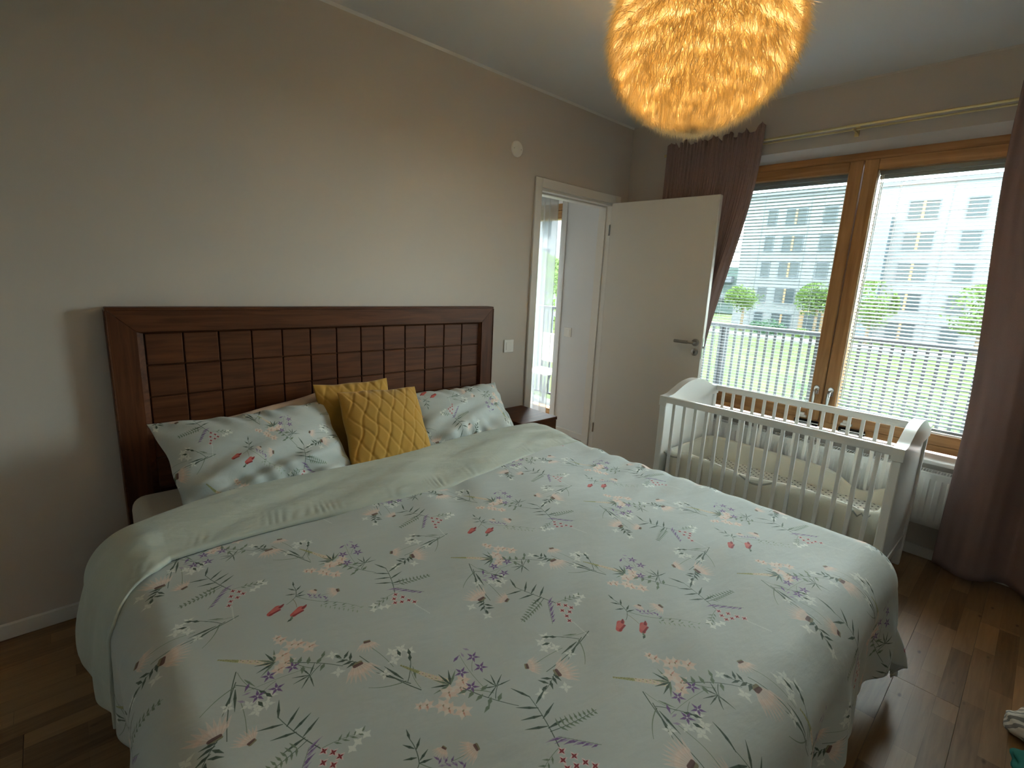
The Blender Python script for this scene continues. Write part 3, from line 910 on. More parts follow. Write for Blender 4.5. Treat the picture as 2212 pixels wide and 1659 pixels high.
def drape(s, t, h, hang=1.0, bulge=0.0):
    """fabric coordinates -> world; h = lift off the bed"""
    ds = np.maximum(np.abs(s) - HA, 0.0)
    dt = np.maximum(t - T1, 0.0)
    d = np.hypot(ds, dt)
    dd = np.maximum(d, 1e-6)
    ux, uy = np.sign(s) * ds / dd, -dt / dd
    R = RR + h
    phi = np.minimum(d / RR, PI / 2)
    e = np.maximum(d - RR * PI / 2, 0.0)
    ang = np.arctan2(dt, ds)
    edge = np.where(dt > ds, s, t)
    foot = np.clip(dt / 0.05, 0, 1)
    fold = (0.011 + 0.012 * foot) * np.sin(edge * 17 + 1.3 * np.sin(edge * 5)) + 0.008 * np.sin(edge * 38 + 1)
    corner = np.sin(2 * ang) ** 2
    out = R * np.sin(phi) + hang * np.clip(e / 0.12, 0, 1) * (fold * (1 - 0.5 * corner) + 0.012 * np.sin(ang * 14) * corner) + (0.02 + 0.03 * foot + 0.22 * corner) * e * hang + bulge * np.sin(np.clip(e / 0.30, 0, 1) * PI * 0.8)
    z = Z0 - RR + R * np.cos(phi) - e
    x = CX + np.clip(s, -HA, HA) + ux * out
    y = YB - np.minimum(t, T1) + uy * out
    return np.stack([x, y, np.maximum(z, 0.012)], -1)
def fab_uv(s, t):
    return np.stack([(CX + s + 3.116) / 0.64 + 0.5, (YB - t + 1.305) / 0.61 + 0.5], -1)
dv = thing('duvet', (CX, -1.4, 0.5), 'big sage green duvet printed with wildflowers, spread over the bed', 'duvet')
S, T = np.meshgrid(np.linspace(-1.325, 1.325, 300), np.linspace(0.0, 1.0, 230), indexing='ij')
T = 0.02 + 0.075 * np.clip((-S - 0.60) / 0.35, 0, 1) ** 1.5 * (1 - T) + 2.025 * T
Hh = 0.022 + wrinkle(S, T) + 0.012 * np.sin(S * 2.2 + 1) * np.sin(T * 2.0)
top = obj('duvet_cover', MB().grid(drape(S, T, Hh), fab_uv(S, T)), MFLOR, dv, True, fix=False)
sm = top.modifiers.new('thickness', 'SOLIDIFY')
sm.thickness = 0.014
sm.offset = -1
# the turned-back flap: plain reverse side
def flap():
    ns, nt = 700, 56
    s = np.linspace(-1.31, 1.20, ns)
    P = np.zeros((ns, nt, 3))
    for j in range(nt):
        q = j / (nt - 1)
        yf = -0.012 * np.sin(s * 2.4) + 0.02 * np.cos(s * 5) + 0.085 * np.clip((-s - 0.60) / 0.35, 0, 1) ** 1.5
        flen = 0.36 + 0.03 * np.sin(s * 3 + 1) + 0.12 * np.clip((-s - 0.90) / 0.14, 0, 1) - 0.085 * np.clip((-s - 0.60) / 0.35, 0, 1) ** 1.5
        lh = np.clip((-s - HA) / 0.1, 0, 1)
        if q < 0.2:                                            # round roll at the fold
            a = q / 0.2 * PI
            t = yf - 0.028 * np.sin(a) + 0.0
            h = 0.016 + 0.022 * (1 - np.cos(a))
        else:
            w = (q - 0.2) / 0.8
            t = yf + flen * w
            h = 0.060 - 0.020 * w + 0.006 * np.sin(w * PI)
            h = h + 0.006 * np.sin(s * 6 + w * 5 + np.sin(s * 3) * 2) * np.sin(w * PI) + 0.0035 * np.sin(s * 4 - w * 15 + 2 * np.sin(s * 7)) * np.sin(w * PI) + 0.0025 * np.sin(s * 9 + w * 9 + 2.5 * np.sin(s * 5 + w * 4)) * np.sin(w * PI) ** 0.5
            h = h + np.clip((w - 0.66) / 0.2, 0, 1) * np.clip((0.985 - w) / 0.05, 0, 1) * 0.0010 * np.sin(s * 170 + 7 * np.sin(s * 13) + 4 * np.sin(s * 31) + 25 * w) * (0.5 + 0.5 * np.sin(s * 23 + 2 * np.sin(s * 7)))
            if w > 0.985:
                h = h * 0 + 0.030 + 0.030 * lh
        w_ = max(0.0, (q - 0.2) / 0.8)
        P[:, j] = drape(s, np.broadcast_to(t, s.shape) + 0 * s, h * (1 - 0.45 * lh * w_), 0.8, 0.035 * (1 - w_))
    return MB().grid(P)
fl = obj('turned_back_flap', flap(), MSAGE, dv, True, fix=False)
fl['label'] = 'plain sage reverse side folded back'
sm = fl.modifiers.new('thickness', 'SOLIDIFY')
sm.thickness = 0.006
sm.offset = -1

# ------------------------------------------------------------------ PILLOWS AND CUSHIONS
def pillow(name, TL, TR, BL, BR, thick, mat, label, cat, group=None, n=64, pinch=0.06, wr=0.0, quilt=False, uvs=None, seed=0, power=0.5, sag=0.0):
    TL, TR, BL, BR = (np.array(p, float) for p in (TL, TR, BL, BR))
    u = np.linspace(-1, 1, n)
    u = np.sign(u) * (1 - (1 - np.abs(u)) ** 1.35)             # denser at the rim
    U, V = np.meshgrid(u, u, indexing='ij')
    ctr = (TL + TR + BL + BR) / 4
    ex = ((TR - TL) + (BR - BL)) / 2
    ey = ((TL - BL) + (TR - BR)) / 2
    nrm = np.cross(ex, ey)
    nrm /= np.linalg.norm(nrm)
    if nrm[1] > 0:
        nrm = -nrm
    lx, ly = np.linalg.norm(ex), np.linalg.norm(ey)
    r = np.random.default_rng(seed)
    ph = r.uniform(0, 6, 8)
    # rim drawn in along the sides, corners standing out
    Uc = U * (1 - pinch * (1 - V ** 2)) + 0.012 * np.sin(V * 7 + ph[0]) * (1 - V ** 2) * U
    Vc = V * (1 - pinch * 1.2 * (1 - U ** 2)) + 0.015 * np.sin(U * 6 + ph[1]) * (1 - U ** 2) * V - sag * (1 - U ** 2) * (V > 0) * V
    a, b = (Uc + 1) / 2, (Vc + 1) / 2
    base = (BL * (1 - a)[..., None] + BR * a[..., None]) * (1 - b)[..., None] + (TL * (1 - a)[..., None] + TR * a[..., None]) * b[..., None]
    prof = (np.clip(1 - np.abs(U) ** 2.2, 0, 1) * np.clip(1 - np.abs(V) ** 2.2, 0, 1)) ** power
    h = thick / 2 * prof
    w = np.zeros_like(h)
    if wr:
        w += wr * np.sin((U * 3 - V * 6) * 1.7 + ph[2] + 1.4 * np.sin(V * 3 + ph[3])) * np.clip(-V + 0.35, 0, 1) * (1 - np.abs(U) ** 4)
        w += wr * 0.6 * np.sin(U * 19 + V * 8 + ph[4] + 2 * np.sin(U * 4)) * np.clip(np.abs(V) - 0.35, 0, 1) * 1.4
        w += wr * 0.5 * np.sin(V * 17 + U * 5 + ph[5]) * np.clip(np.abs(U) - 0.4, 0, 1)
    if quilt:
        X, Y = U * lx / 2, V * ly / 2
        Xw = X + 0.006 * np.sin(Y * 21 + ph[3]) + 0.004 * np.sin(Y * 47)
        for q in (Xw * 1.0 + Y * 0.66, Xw * 1.0 - Y * 0.40):
            dl = np.abs(((q / 0.072) + 0.5) % 1 - 0.5) * 0.072
            w += -0.0034 * np.exp(-(dl / 0.006) ** 2) * np.clip(prof * 2.5, 0, 1)
        w += 0.003 * np.sin(X * 60 + 2 * np.sin(Y * 18 + ph[4])) * np.clip(np.abs(V) * 1.2 - 0.3, 0, 1) * prof
        w += 0.004 * np.sin(U * 26 + ph[2]) * np.clip(np.abs(V) - 0.7, 0, 1) * 3
    rim = np.clip(prof * 3, 0, 1)
    front = base + nrm * (h + w * rim)[..., None]
    back = base - nrm * (h * 0.85)[..., None]
    mb = MB()
    sx, sy = (uvs or (0.64, 0.61, 0.2, 0.3))[:2]
    ou, ov = (uvs or (0.64, 0.61, 0.2, 0.3))[2:]
    uv = np.stack([U * lx / 2 / sx + ou, V * ly / 2 / sy + ov], -1)
    mb.grid(front, uv)
    mb.grid(back, uv)
    o = obj(name, mb, mat, None, True, fix=False)
    bm = bmesh.new(); bm.from_mesh(o.data)
    bmesh.ops.remove_doubles(bm, verts=bm.verts, dist=0.0004)
    bmesh.ops.recalc_face_normals(bm, faces=bm.faces)
    bm.to_mesh(o.data); bm.free()
    return tag(o, label, cat, group)

pillow('pillow', (-3.15, -0.135, 0.78), (-2.54, -0.13, 0.872), (-3.12, -0.20, 0.53), (-2.46, -0.20, 0.53), 0.10, MBEIGE,
       'beige satin pillow standing behind the wildflower pillow, mostly hidden', 'pillow', wr=0.006, seed=3)
pillow('pillow', (-3.295, -0.20, 0.825), (-2.60, -0.21, 0.835), (-3.245, -0.50, 0.535), (-2.59, -0.52, 0.57), 0.17, MFLORP,
       'sage wildflower pillow beside the bare mattress corner', 'pillow', 'wildflower pillows', wr=0.015, seed=1, n=90, uvs=(0.56, 0.54, 0.62, 0.62), sag=0.05)
pillow('pillow', (-2.17, -0.185, 0.80), (-1.49, -0.17, 0.795), (-2.20, -0.46, 0.555), (-1.56, -0.475, 0.555), 0.15, MFLORP,
       'sage wildflower pillow next to the nightstand, behind the front mustard cushion', 'pillow', 'wildflower pillows', wr=0.014, seed=5, n=90, uvs=(-0.6, -0.58, 0.1, 0.75))
pillow('cushion', (-2.650, -0.20, 0.912), (-2.262, -0.19, 0.905), (-2.66, -0.36, 0.535), (-2.28, -0.36, 0.535), 0.10, MMUST,
       'mustard quilted cushion at the back, tilted and half covered', 'cushion', 'mustard quilted cushions', quilt=True, n=96, pinch=0.045, seed=2)
pillow('cushion', (-2.578, -0.30, 0.886), (-2.160, -0.30, 0.868), (-2.622, -0.545, 0.565), (-2.192, -0.53, 0.568), 0.12, MMUST,
       'mustard quilted cushion in front, with diamond stitching in full view', 'cushion', 'mustard quilted cushions', quilt=True, n=120, pinch=0.03, seed=4)

# ------------------------------------------------------------------ NIGHTSTAND
ns_ = thing('nightstand', (-1.265, -0.19, 0), 'low dark wood nightstand with a drawer between bed and doorway', 'nightstand')
nx0, nx1, ny0, ny1 = -1.427, -1.098, -0.372, -0.02
obj('top', MB().box(nx0, nx1, ny0, ny1, 0.536, 0.558, 0.003), MBED, ns_)
obj('body', MB().box(nx0 + 0.004, nx0 + 0.022, ny0 + 0.02, ny1, 0.415, 0.536).box(nx1 - 0.022, nx1 - 0.004, ny0 + 0.02, ny1, 0.415, 0.536)
    .box(nx0 + 0.022, nx1 - 0.022, ny0 + 0.02, ny1, 0.415, 0.43).box(nx0 + 0.022, nx1 - 0.022, ny1 - 0.015, ny1, 0.43, 0.536), MBED, ns_)
dw = obj('drawer', MB().box(nx0 + 0.004, nx1 - 0.004, ny0 + 0.004, ny0 + 0.02, 0.417, 0.533, 0.002).box(nx0 + 0.03, nx1 - 0.03, ny0 + 0.02, ny1 - 0.03, 0.433, 0.50), MBED, ns_)
obj('knob', MB().lathe([(0.006, ny0 + 0.004), (0.006, ny0 - 0.008), (0.011, ny0 - 0.014), (0.008, ny0 - 0.02)], 14, 'y', ((nx0 + nx1) / 2, 0, 0.475)), MBEDV, dw, 'angle')
for xx in (nx0 + 0.03, nx1 - 0.13):
    for yy in (ny0 + 0.06, ny1 - 0.06):
        obj('leg', MB().tube([(xx + 0.02, yy, 0.0), (xx + 0.02, yy, 0.416)], [0.012, 0.018], 10), MBEDV, ns_, 'angle')

# ------------------------------------------------------------------ CRIB
cr = thing('crib', (-0.535, -1.577, 0), 'white wooden baby crib with slatted sides between bed and window', 'crib')
cx0, cx1, cy0, cy1 = -0.8726, -0.197, -2.168, -0.985
P_ = 0.038
prof = [(0.0, .800), (.06, .801), (.12, .808), (.2, .828), (.3, .853), (.4, .868), (.5, .873), (.6, .868), (.7, .853), (.8, .826), (.88, .806), (.94, .799), (1.0, .800)]
def cat_rom(pts, n=5):
    out = []
    for i in range(len(pts) - 1):
        p0, p1, p2, p3 = pts[max(i - 1, 0)], pts[i], pts[i + 1], pts[min(i + 2, len(pts) - 1)]
        for k in range(n):
            t = k / n
            out.append(tuple(0.5 * ((2 * p1[j]) + (-p0[j] + p2[j]) * t + (2 * p0[j] - 5 * p1[j] + 4 * p2[j] - p3[j]) * t * t + (-p0[j] + 3 * p1[j] - 3 * p2[j] + p3[j]) * t ** 3) for j in (0, 1)))
    return out + [pts[-1]]
for sgn, ye in ((1, cy1), (-1, cy0)):
    ya, yb = (ye - P_, ye) if sgn > 0 else (ye, ye + P_)
    for xa in (cx0, cx1 - P_):
        obj('leg', MB().box(xa, xa + P_, ya, yb, 0.0, 0.742, 0.004), MCRIB, cr)
    up_ = [(cx0 - 0.004 + (cx1 - cx0 + 0.008) * u, z) for u, z in cat_rom(prof)]
    obj('end_cap', MB().prism(up_ + [(cx1 + 0.004, 0.742), (cx0 - 0.004, 0.742)], 'y', ya - 0.004, yb + 0.004), MCRIB, cr, 'angle')
    obj('end_panel', MB().box(cx0 + P_, cx1 - P_, (ya + yb) / 2 - 0.008, (ya + yb) / 2 + 0.008, 0.165, 0.742), MCRIB, cr)
    lo = [(cx0 + P_, 0.105)] + [(cx0 + P_ + (cx1 - cx0 - 2 * P_) * k / 12, 0.105 + 0.038 * math.sin(PI * k / 12)) for k in range(1, 12)] + [(cx1 - P_, 0.105), (cx1 - P_, 0.185), (cx0 + P_, 0.185)]
    obj('end_apron', MB().prism(lo, 'y', (ya + yb) / 2 - 0.013, (ya + yb) / 2 + 0.013), MCRIB, cr, 'angle')
for xa, xb in ((cx0 + 0.002, cx0 + 0.026), (cx1 - 0.026, cx1 - 0.002)):
    obj('top_rail', MB().box(xa - 0.003, xb + 0.003, cy0 + P_, cy1 - P_, 0.762, 0.800, 0.005, 2), MCRIB, cr)
    obj('bottom_rail', MB().box(xa, xb, cy0 + P_, cy1 - P_, 0.165, 0.207, 0.004), MCRIB, cr)
    bar = None
    for k in range(16):
        yy = cy1 - P_ - (cy1 - cy0 - 2 * P_) * (k + 0.75) / 16.5
        loc = Vector(((xa + xb) / 2, yy, 0.4845)) - wloc(cr)
        if bar is None:
            bar = obj('bar', MB().box(-0.006, 0.006, -0.0095, 0.0095, -0.2785, 0.2785, 0.003, 2), MCRIB)
            bar.parent = cr
            bar.location = loc
        else:
            copyat(bar, loc, cr)
obj('mattress_base', MB().box(cx0 + 0.028, cx1 - 0.028, cy0 + P_ + 0.002, cy1 - P_ - 0.002, 0.185, 0.203), MCRIB, cr)

def dotted():
    m, nt, ns, ln, b = newmat('black_dotted_cotton')
    b.inputs['Roughness'].default_value = 0.85
    b.inputs['Specular IOR Level'].default_value = 0.15
    tc = N(nt, 'ShaderNodeTexCoord')
    se = N(nt, 'ShaderNodeSeparateXYZ')
    ln.new(tc.outputs['Object'], se.inputs[0])
    def M_(op, a, b_=None, v=None):
        n = N(nt, 'ShaderNodeMath', operation=op)
        ln.new(a, n.inputs[0])
        if b_ is not None: ln.new(b_, n.inputs[1])
        elif v is not None: n.inputs[1].default_value = v
        return n.outputs[0]
    p = 0.032
    a = M_('ADD', se.outputs['X'], se.outputs['Y'])
    c = M_('SUBTRACT', se.outputs['X'], se.outputs['Y'])
    d2 = []
    for q in (a, c):
        f = M_('FRACT', M_('MULTIPLY', q, v=1 / (p * 1.414)))
        f = M_('SUBTRACT', f, v=0.5)
        d2.append(M_('MULTIPLY', f, f))
    r = M_('SQRT', M_('ADD', *d2))
    lt = M_('LESS_THAN', r, v=0.17)
    mx = N(nt, 'ShaderNodeMix', data_type='RGBA')
    mx.inputs[6].default_value = (0.78, 0.76, 0.70, 1)
    mx.inputs[7].default_value = (0.012, 0.012, 0.014, 1)
    ln.new(lt, mx.inputs[0])
    ln.new(mx.outputs[2], b.inputs['Base Color'])
    return m
mm = MB().box(cx0 + 0.045, cx1 - 0.045, cy0 + P_ + 0.03, cy1 - P_ - 0.03, 0.2035, 0.315, 0.025, 3)
tag(obj('crib_mattress', mm, dotted(), smooth=True), 'crib mattress under a white sheet with black dots', 'mattress')

# padded bumper running round the inside of the crib
def bumper():
    x0, x1, y0, y1, r = cx0 + 0.046, cx1 - 0.046, cy0 + P_ + 0.018, cy1 - P_ - 0.018, 0.07
    path = []
    def seg(a, b, n):
        for k in range(n):
            path.append((a[0] + (b[0] - a[0]) * k / n, a[1] + (b[1] - a[1]) * k / n))
    def arc(c, a0, n=8):
        for k in range(n):
            w = a0 + PI / 2 * k / n
            path.append((c[0] + r * math.cos(w), c[1] + r * math.sin(w)))
    seg((x0 + r, y0), (x1 - r, y0), 16); arc((x1 - r, y0 + r), -PI / 2)
    seg((x1, y0 + r), (x1, y1 - r), 50); arc((x1 - r, y1 - r), 0)
    seg((x1 - r, y1), (x0 + r, y1), 16); arc((x0 + r, y1 - r), PI / 2)
    seg((x0, y1 - r), (x0, y0 + r), 50); arc((x0 + r, y0 + r), PI)
    n = len(path)
    P = []
    for i, (x, y) in enumerate(path):
        q0, q1 = path[i - 1], path[(i + 1) % n]
        t = Vector((q1[0] - q0[0], q1[1] - q0[1], 0)).normalized()
        nv = Vector((t.y, -t.x, 0))
        fr_ = min(max((y1 - y) / (y1 - y0), 0), 1)             # 0 near the door end, 1 at the far end
        if x > x1 - r - 0.001:                                 # window side: sags towards the far end
            zt = 0.455 - 0.02 * fr_ - 0.075 * math.exp(-((fr_ - 0.83) / 0.10) ** 2)
        elif x < x0 + r + 0.001 and y0 + r < y < y1 - r:
            zt = 0.472 + 0.006 * math.sin(fr_ * 11) - 0.012 * math.exp(-((fr_ - 0.45) / 0.12) ** 2)
        else:
            zt = 0.462
        th = 0.012
        ring = []
        for (o_, z) in ((0.3, 0.21), (1, 0.23), (1.15, (0.21 + zt) / 2), (1, zt - 0.012), (0.4, zt), (-0.4, zt), (-1, zt - 0.012), (-1.15, (0.21 + zt) / 2), (-1, 0.23), (-0.3, 0.21), (0.3, 0.21)):
            wob = 0.0016 * math.sin(i * 0.9) + 0.001 * math.sin(i * 2.1 + z * 60)
            ring.append((x + nv.x * (o_ * th + wob), y + nv.y * (o_ * th + wob), z))
        P.append(ring)
    return MB().grid(np.array(P), closed_u=True)
bu = tag(obj('crib_bumper', bumper(), MCREAM, smooth=True), 'cream quilted bumper lining the inside of the white crib', 'crib bumper')
def ribbon(pts, w, mat, parent):
    mb = MB()
    n = len(pts)
    P = np.zeros((n, 2, 3))
    for i, p in enumerate(pts):
        P[i, 0] = (p[0], p[1], p[2] - w / 2)
        P[i, 1] = (p[0], p[1], p[2] + w / 2)
    o = obj('tie', mb.grid(P), mat, parent, True, fix=False)
    so = o.modifiers.new('thickness', 'SOLIDIFY')
    so.thickness = 0.0015
    return o
xf = cx0 + 0.029
ribbon([(xf, -1.49 - 0.17 * k / 12, 0.455 - 0.030 * math.sin(PI * k / 12) + 0.008 * (k / 12)) for k in range(13)], 0.011, MTIE, bu)
ribbon([(xf, -2.02, 0.455), (xf - 0.001, -2.045, 0.432), (xf, -2.06, 0.452), (xf - 0.001, -2.075, 0.430), (xf, -2.095, 0.456)], 0.009, MTIE, bu)
ribbon([(xf, -1.03 - 0.11 * k / 8, 0.448 - 0.012 * math.sin(PI * k / 8)) for k in range(9)], 0.009, MTIE, bu)

# ------------------------------------------------------------------ RADIATOR
ra = thing('radiator', (-0.07, -1.6, 0.22), 'white ribbed panel radiator under the window sill', 'radiator')
ry0, ry1, rz0, rz1 = -2.42, -0.86, 0.222, 0.522
def ribbed():
    mb = MB()
    ys = []
    y = ry0
    n = int((ry1 - ry0) / 0.05)
    p = (ry1 - ry0) / n
    prof = []
    for k in range(n):
        c = ry0 + p * (k + 0.5)
        prof += [(c - p / 2, 0), (c - p * 0.30, 0), (c - p * 0.18, -0.008), (c + p * 0.18, -0.008), (c + p * 0.30, 0)]
    prof.append((ry1, 0))
    zs = [(rz0, 0.0, 0.0), (rz0 + 0.028, 0.0, 0.0), (rz0 + 0.042, 0.0, 1.0), (rz1 - 0.05, 0.0, 1.0), (rz1 - 0.036, 0, 0.0), (rz1 - 0.006, 0, 0), (rz1, 0.006, 0)]
    P = np.zeros((len(prof), len(zs), 3))
    for i, (yy, d) in enumerate(prof):
        for k, (z, off, w) in enumerate(zs):
            P[i, k] = (-0.105 + off - d * w * -1, yy, z)
    return mb.grid(P)
o = obj('front_panel', ribbed(), MRAD, ra, 'angle', fix=False)
so = o.modifiers.new('thickness', 'SOLIDIFY'); so.thickness = 0.003
obj('back_panel', MB().box(-0.045, -0.035, ry0, ry1, rz0, rz1, 0.002), MRAD, ra)
obj('end_cover', MB().box(-0.104, -0.034, ry0 - 0.002, ry0, rz0 + 0.01, rz1).box(-0.104, -0.034, ry1, ry1 + 0.002, rz0 + 0.01, rz1), MRAD, ra)
obj('grille_well', MB().box(-0.1, -0.046, ry0 + 0.005, ry1 - 0.005, rz1 - 0.02, rz1 - 0.012), MDARK, ra)
mb = MB()
k = 0
y = ry0 + 0.004
while y < ry1 - 0.004:
    mb.box(-0.1, -0.04, y, y + 0.005, rz1 - 0.004, rz1 + 0.001)
    y += 0.0125
mb.box(-0.107, -0.099, ry0, ry1, rz1 - 0.004, rz1 + 0.002).box(-0.045, -0.034, ry0, ry1, rz1 - 0.004, rz1 + 0.002)
tag(obj('top_grille', mb, MRAD, ra), kind='stuff')
obj('bracket', MB().box(-0.035, 0, -1.1, -1.06, 0.25, 0.48).box(-0.035, 0, -2.2, -2.16, 0.25, 0.48), MRAD, ra)

# ------------------------------------------------------------------ CURTAINS
rd = thing('curtain_rod', (-0.08, -1.6, 2.374), 'thin pale brass double curtain rod over the window', 'curtain rod')
obj('rod', MB().tube([(-0.085, -0.37, 2.376), (-0.085, -2.95, 2.376)], 0.0075, 12).tube([(-0.085, -0.352, 2.376), (-0.085, -0.37, 2.376)], [0.010, 0.010], 12), MBRASS, rd, 'angle')
obj('rod', MB().tube([(-0.048, -0.37, 2.364), (-0.048, -2.95, 2.364)], 0.0055, 10).tube([(-0.048, -0.355, 2.364), (-0.048, -0.37, 2.364)], 0.008, 10), MBRASS, rd, 'angle')
for yy in (-0.385, -1.54, -2.9):
    obj('bracket', MB().box(-0.006, 0, yy - 0.012, yy + 0.012, 2.335, 2.395, 0.002).box(-0.09, 0, yy - 0.004, yy + 0.004, 2.352, 2.362, 0.001), MBRASS, rd)

def cur(label, ytop0, ytop1, ybot, xmid, xamp, folds, zb, seed, front=None):
    """gathered curtain: ybot(a, z) gives the run at height z; folds deepen downwards; ruffled heading above the rod"""
    r = np.random.default_rng(seed)
    ph = r.uniform(0, 6.28, 6)
    nu, nv = 260, 60
    P = np.zeros((nu, nv, 3))
    for i in range(nu):
        a = i / (nu - 1)
        for k in range(nv):
            q = k / (nv - 1)
            z = zb + (2.435 - zb) * q
            yy = ybot(a, z)
            am = xamp(z) * (0.8 + 0.2 * math.sin(7 * a + ph[0]))
            f = math.sin(folds * 2 * PI * a + ph[1] + 1.1 * math.sin(5 * a + ph[2]) + 0.5 * math.sin(z * 1.3 + ph[3]))
            f2 = math.sin(folds * 5.3 * 2 * PI * a + ph[4]) * (0.25 + 0.5 * max(0, (z - 1.6) / 0.8))
            xx = xmid(a, z) - am * f - 0.010 * f2
            if z > 2.385:                                       # ruffled heading
                e = (z - 2.385) / 0.05
                z += 0.016 * e * (math.sin(a * 41 + ph[5]) + 0.6 * math.sin(a * 93)) + (0.03 * e * math.exp(-((a - 1) / 0.05) ** 2))
                xx += 0.01 * e * math.sin(a * 120)
            P[i, k] = (xx, yy, z)
    o = obj('curtain', MB().grid(P), MCURT, None, True, fix=False)
    so = o.modifiers.new('thickness', 'SOLIDIFY')
    so.thickness = 0.002
    return tag(o, label, 'curtain', 'mauve window curtains')
def sm01(x): 
    x = min(max(x, 0), 1)
    return x * x * (3 - 2 * x)
cur('mauve curtain partly behind the open white door', -0.40, -1.07,
    lambda a, z: -0.395 - 0.025 * math.sin(z) * 0 - a * (0.665 - 0.235 * sm01((2.35 - z) / 1.55)), lambda a, z: -0.118,
    lambda z: 0.010 + 0.022 * sm01((2.3 - z) / 1.0), 5, 0.03, 11)
cur('mauve curtain hanging to the floor on the side away from the door', -2.2, -2.98,
    lambda a, z: -2.205 - 0.085 * sm01((2.3 - z) / 1.6) - a * (0.85 - 0.02 * z), lambda a, z: -0.13 - 0.05 * sm01((1.8 - z) / 1.6),
    lambda z: 0.02 + 0.045 * sm01((2.3 - z) / 1.8), 3.2, 0.05, 5)

# ------------------------------------------------------------------ FEATHER LAMP
def feather_mat():
    m, nt, ns, ln, b = newmat('goose_feather')
    b.inputs['Base Color'].default_value = (0.80, 0.70, 0.52, 1)
    b.inputs['Roughness'].default_value = 0.9
    b.inputs['Specular IOR Level'].default_value = 0.1
    tl = N(nt, 'ShaderNodeBsdfTranslucent')
    tl.inputs['Color'].default_value = (0.90, 0.76, 0.48, 1)
    ge = N(nt, 'ShaderNodeNewGeometry')
    mx = N(nt, 'ShaderNodeMix', data_type='RGBA')
    mx.inputs[6].default_value = (0.80, 0.67, 0.43, 1)
    mx.inputs[7].default_value = (0.97, 0.87, 0.64, 1)
    ln.new(ge.outputs['Random Per Island'], mx.inputs[0])
    ln.new(mx.outputs[2], tl.inputs['Color'])
    s = N(nt, 'ShaderNodeMixShader')
    s.inputs[0].default_value = 0.88
    ln.new(b.outputs[0], s.inputs[1]); ln.new(tl.outputs[0], s.inputs[2])
    ln.new(s.outputs[0], ns['Material Output'].inputs['Surface'])
    return m
def shell_mat():
    m, nt, ns, ln, b = newmat('lamp_paper')
    b.inputs['Base Color'].default_value = (0.88, 0.82, 0.68, 1)
    b.inputs['Roughness'].default_value = 0.9
    tl = N(nt, 'ShaderNodeBsdfTranslucent')
    tl.inputs['Color'].default_value = (0.84, 0.76, 0.60, 1)
    s = N(nt, 'ShaderNodeMixShader')
    s.inputs[0].default_value = 0.068
    ln.new(b.outputs[0], s.inputs[1]); ln.new(tl.outputs[0], s.inputs[2])
    ln.new(s.outputs[0], ns['Material Output'].inputs['Surface'])
    return m
la = thing('pendant_lamp', LAMP_C, 'round pendant lamp of pale feathers glowing warm over the bed', 'lamp')
RA, RC = 0.282, 0.256                         # shell radii, across and up
seg = 40
prof = [(RA * math.sin(w), LAMP_C.z + RC * math.cos(w)) for w in np.linspace(0.80, PI - 0.02, 22)]
shell = MB()
vs = []
for r_, z_ in prof:
    for k in range(seg):
        w = 2 * PI * k / seg
        vs.append((LAMP_C.x + r_ * math.cos(w), LAMP_C.y + r_ * math.sin(w), z_))
shell.add(vs, [(i * seg + k, i * seg + (k + 1) % seg, (i + 1) * seg + (k + 1) % seg, (i + 1) * seg + k) for i in range(len(prof) - 1) for k in range(seg)])
obj('inner_shade', shell, shell_mat(), la, True, fix=False)
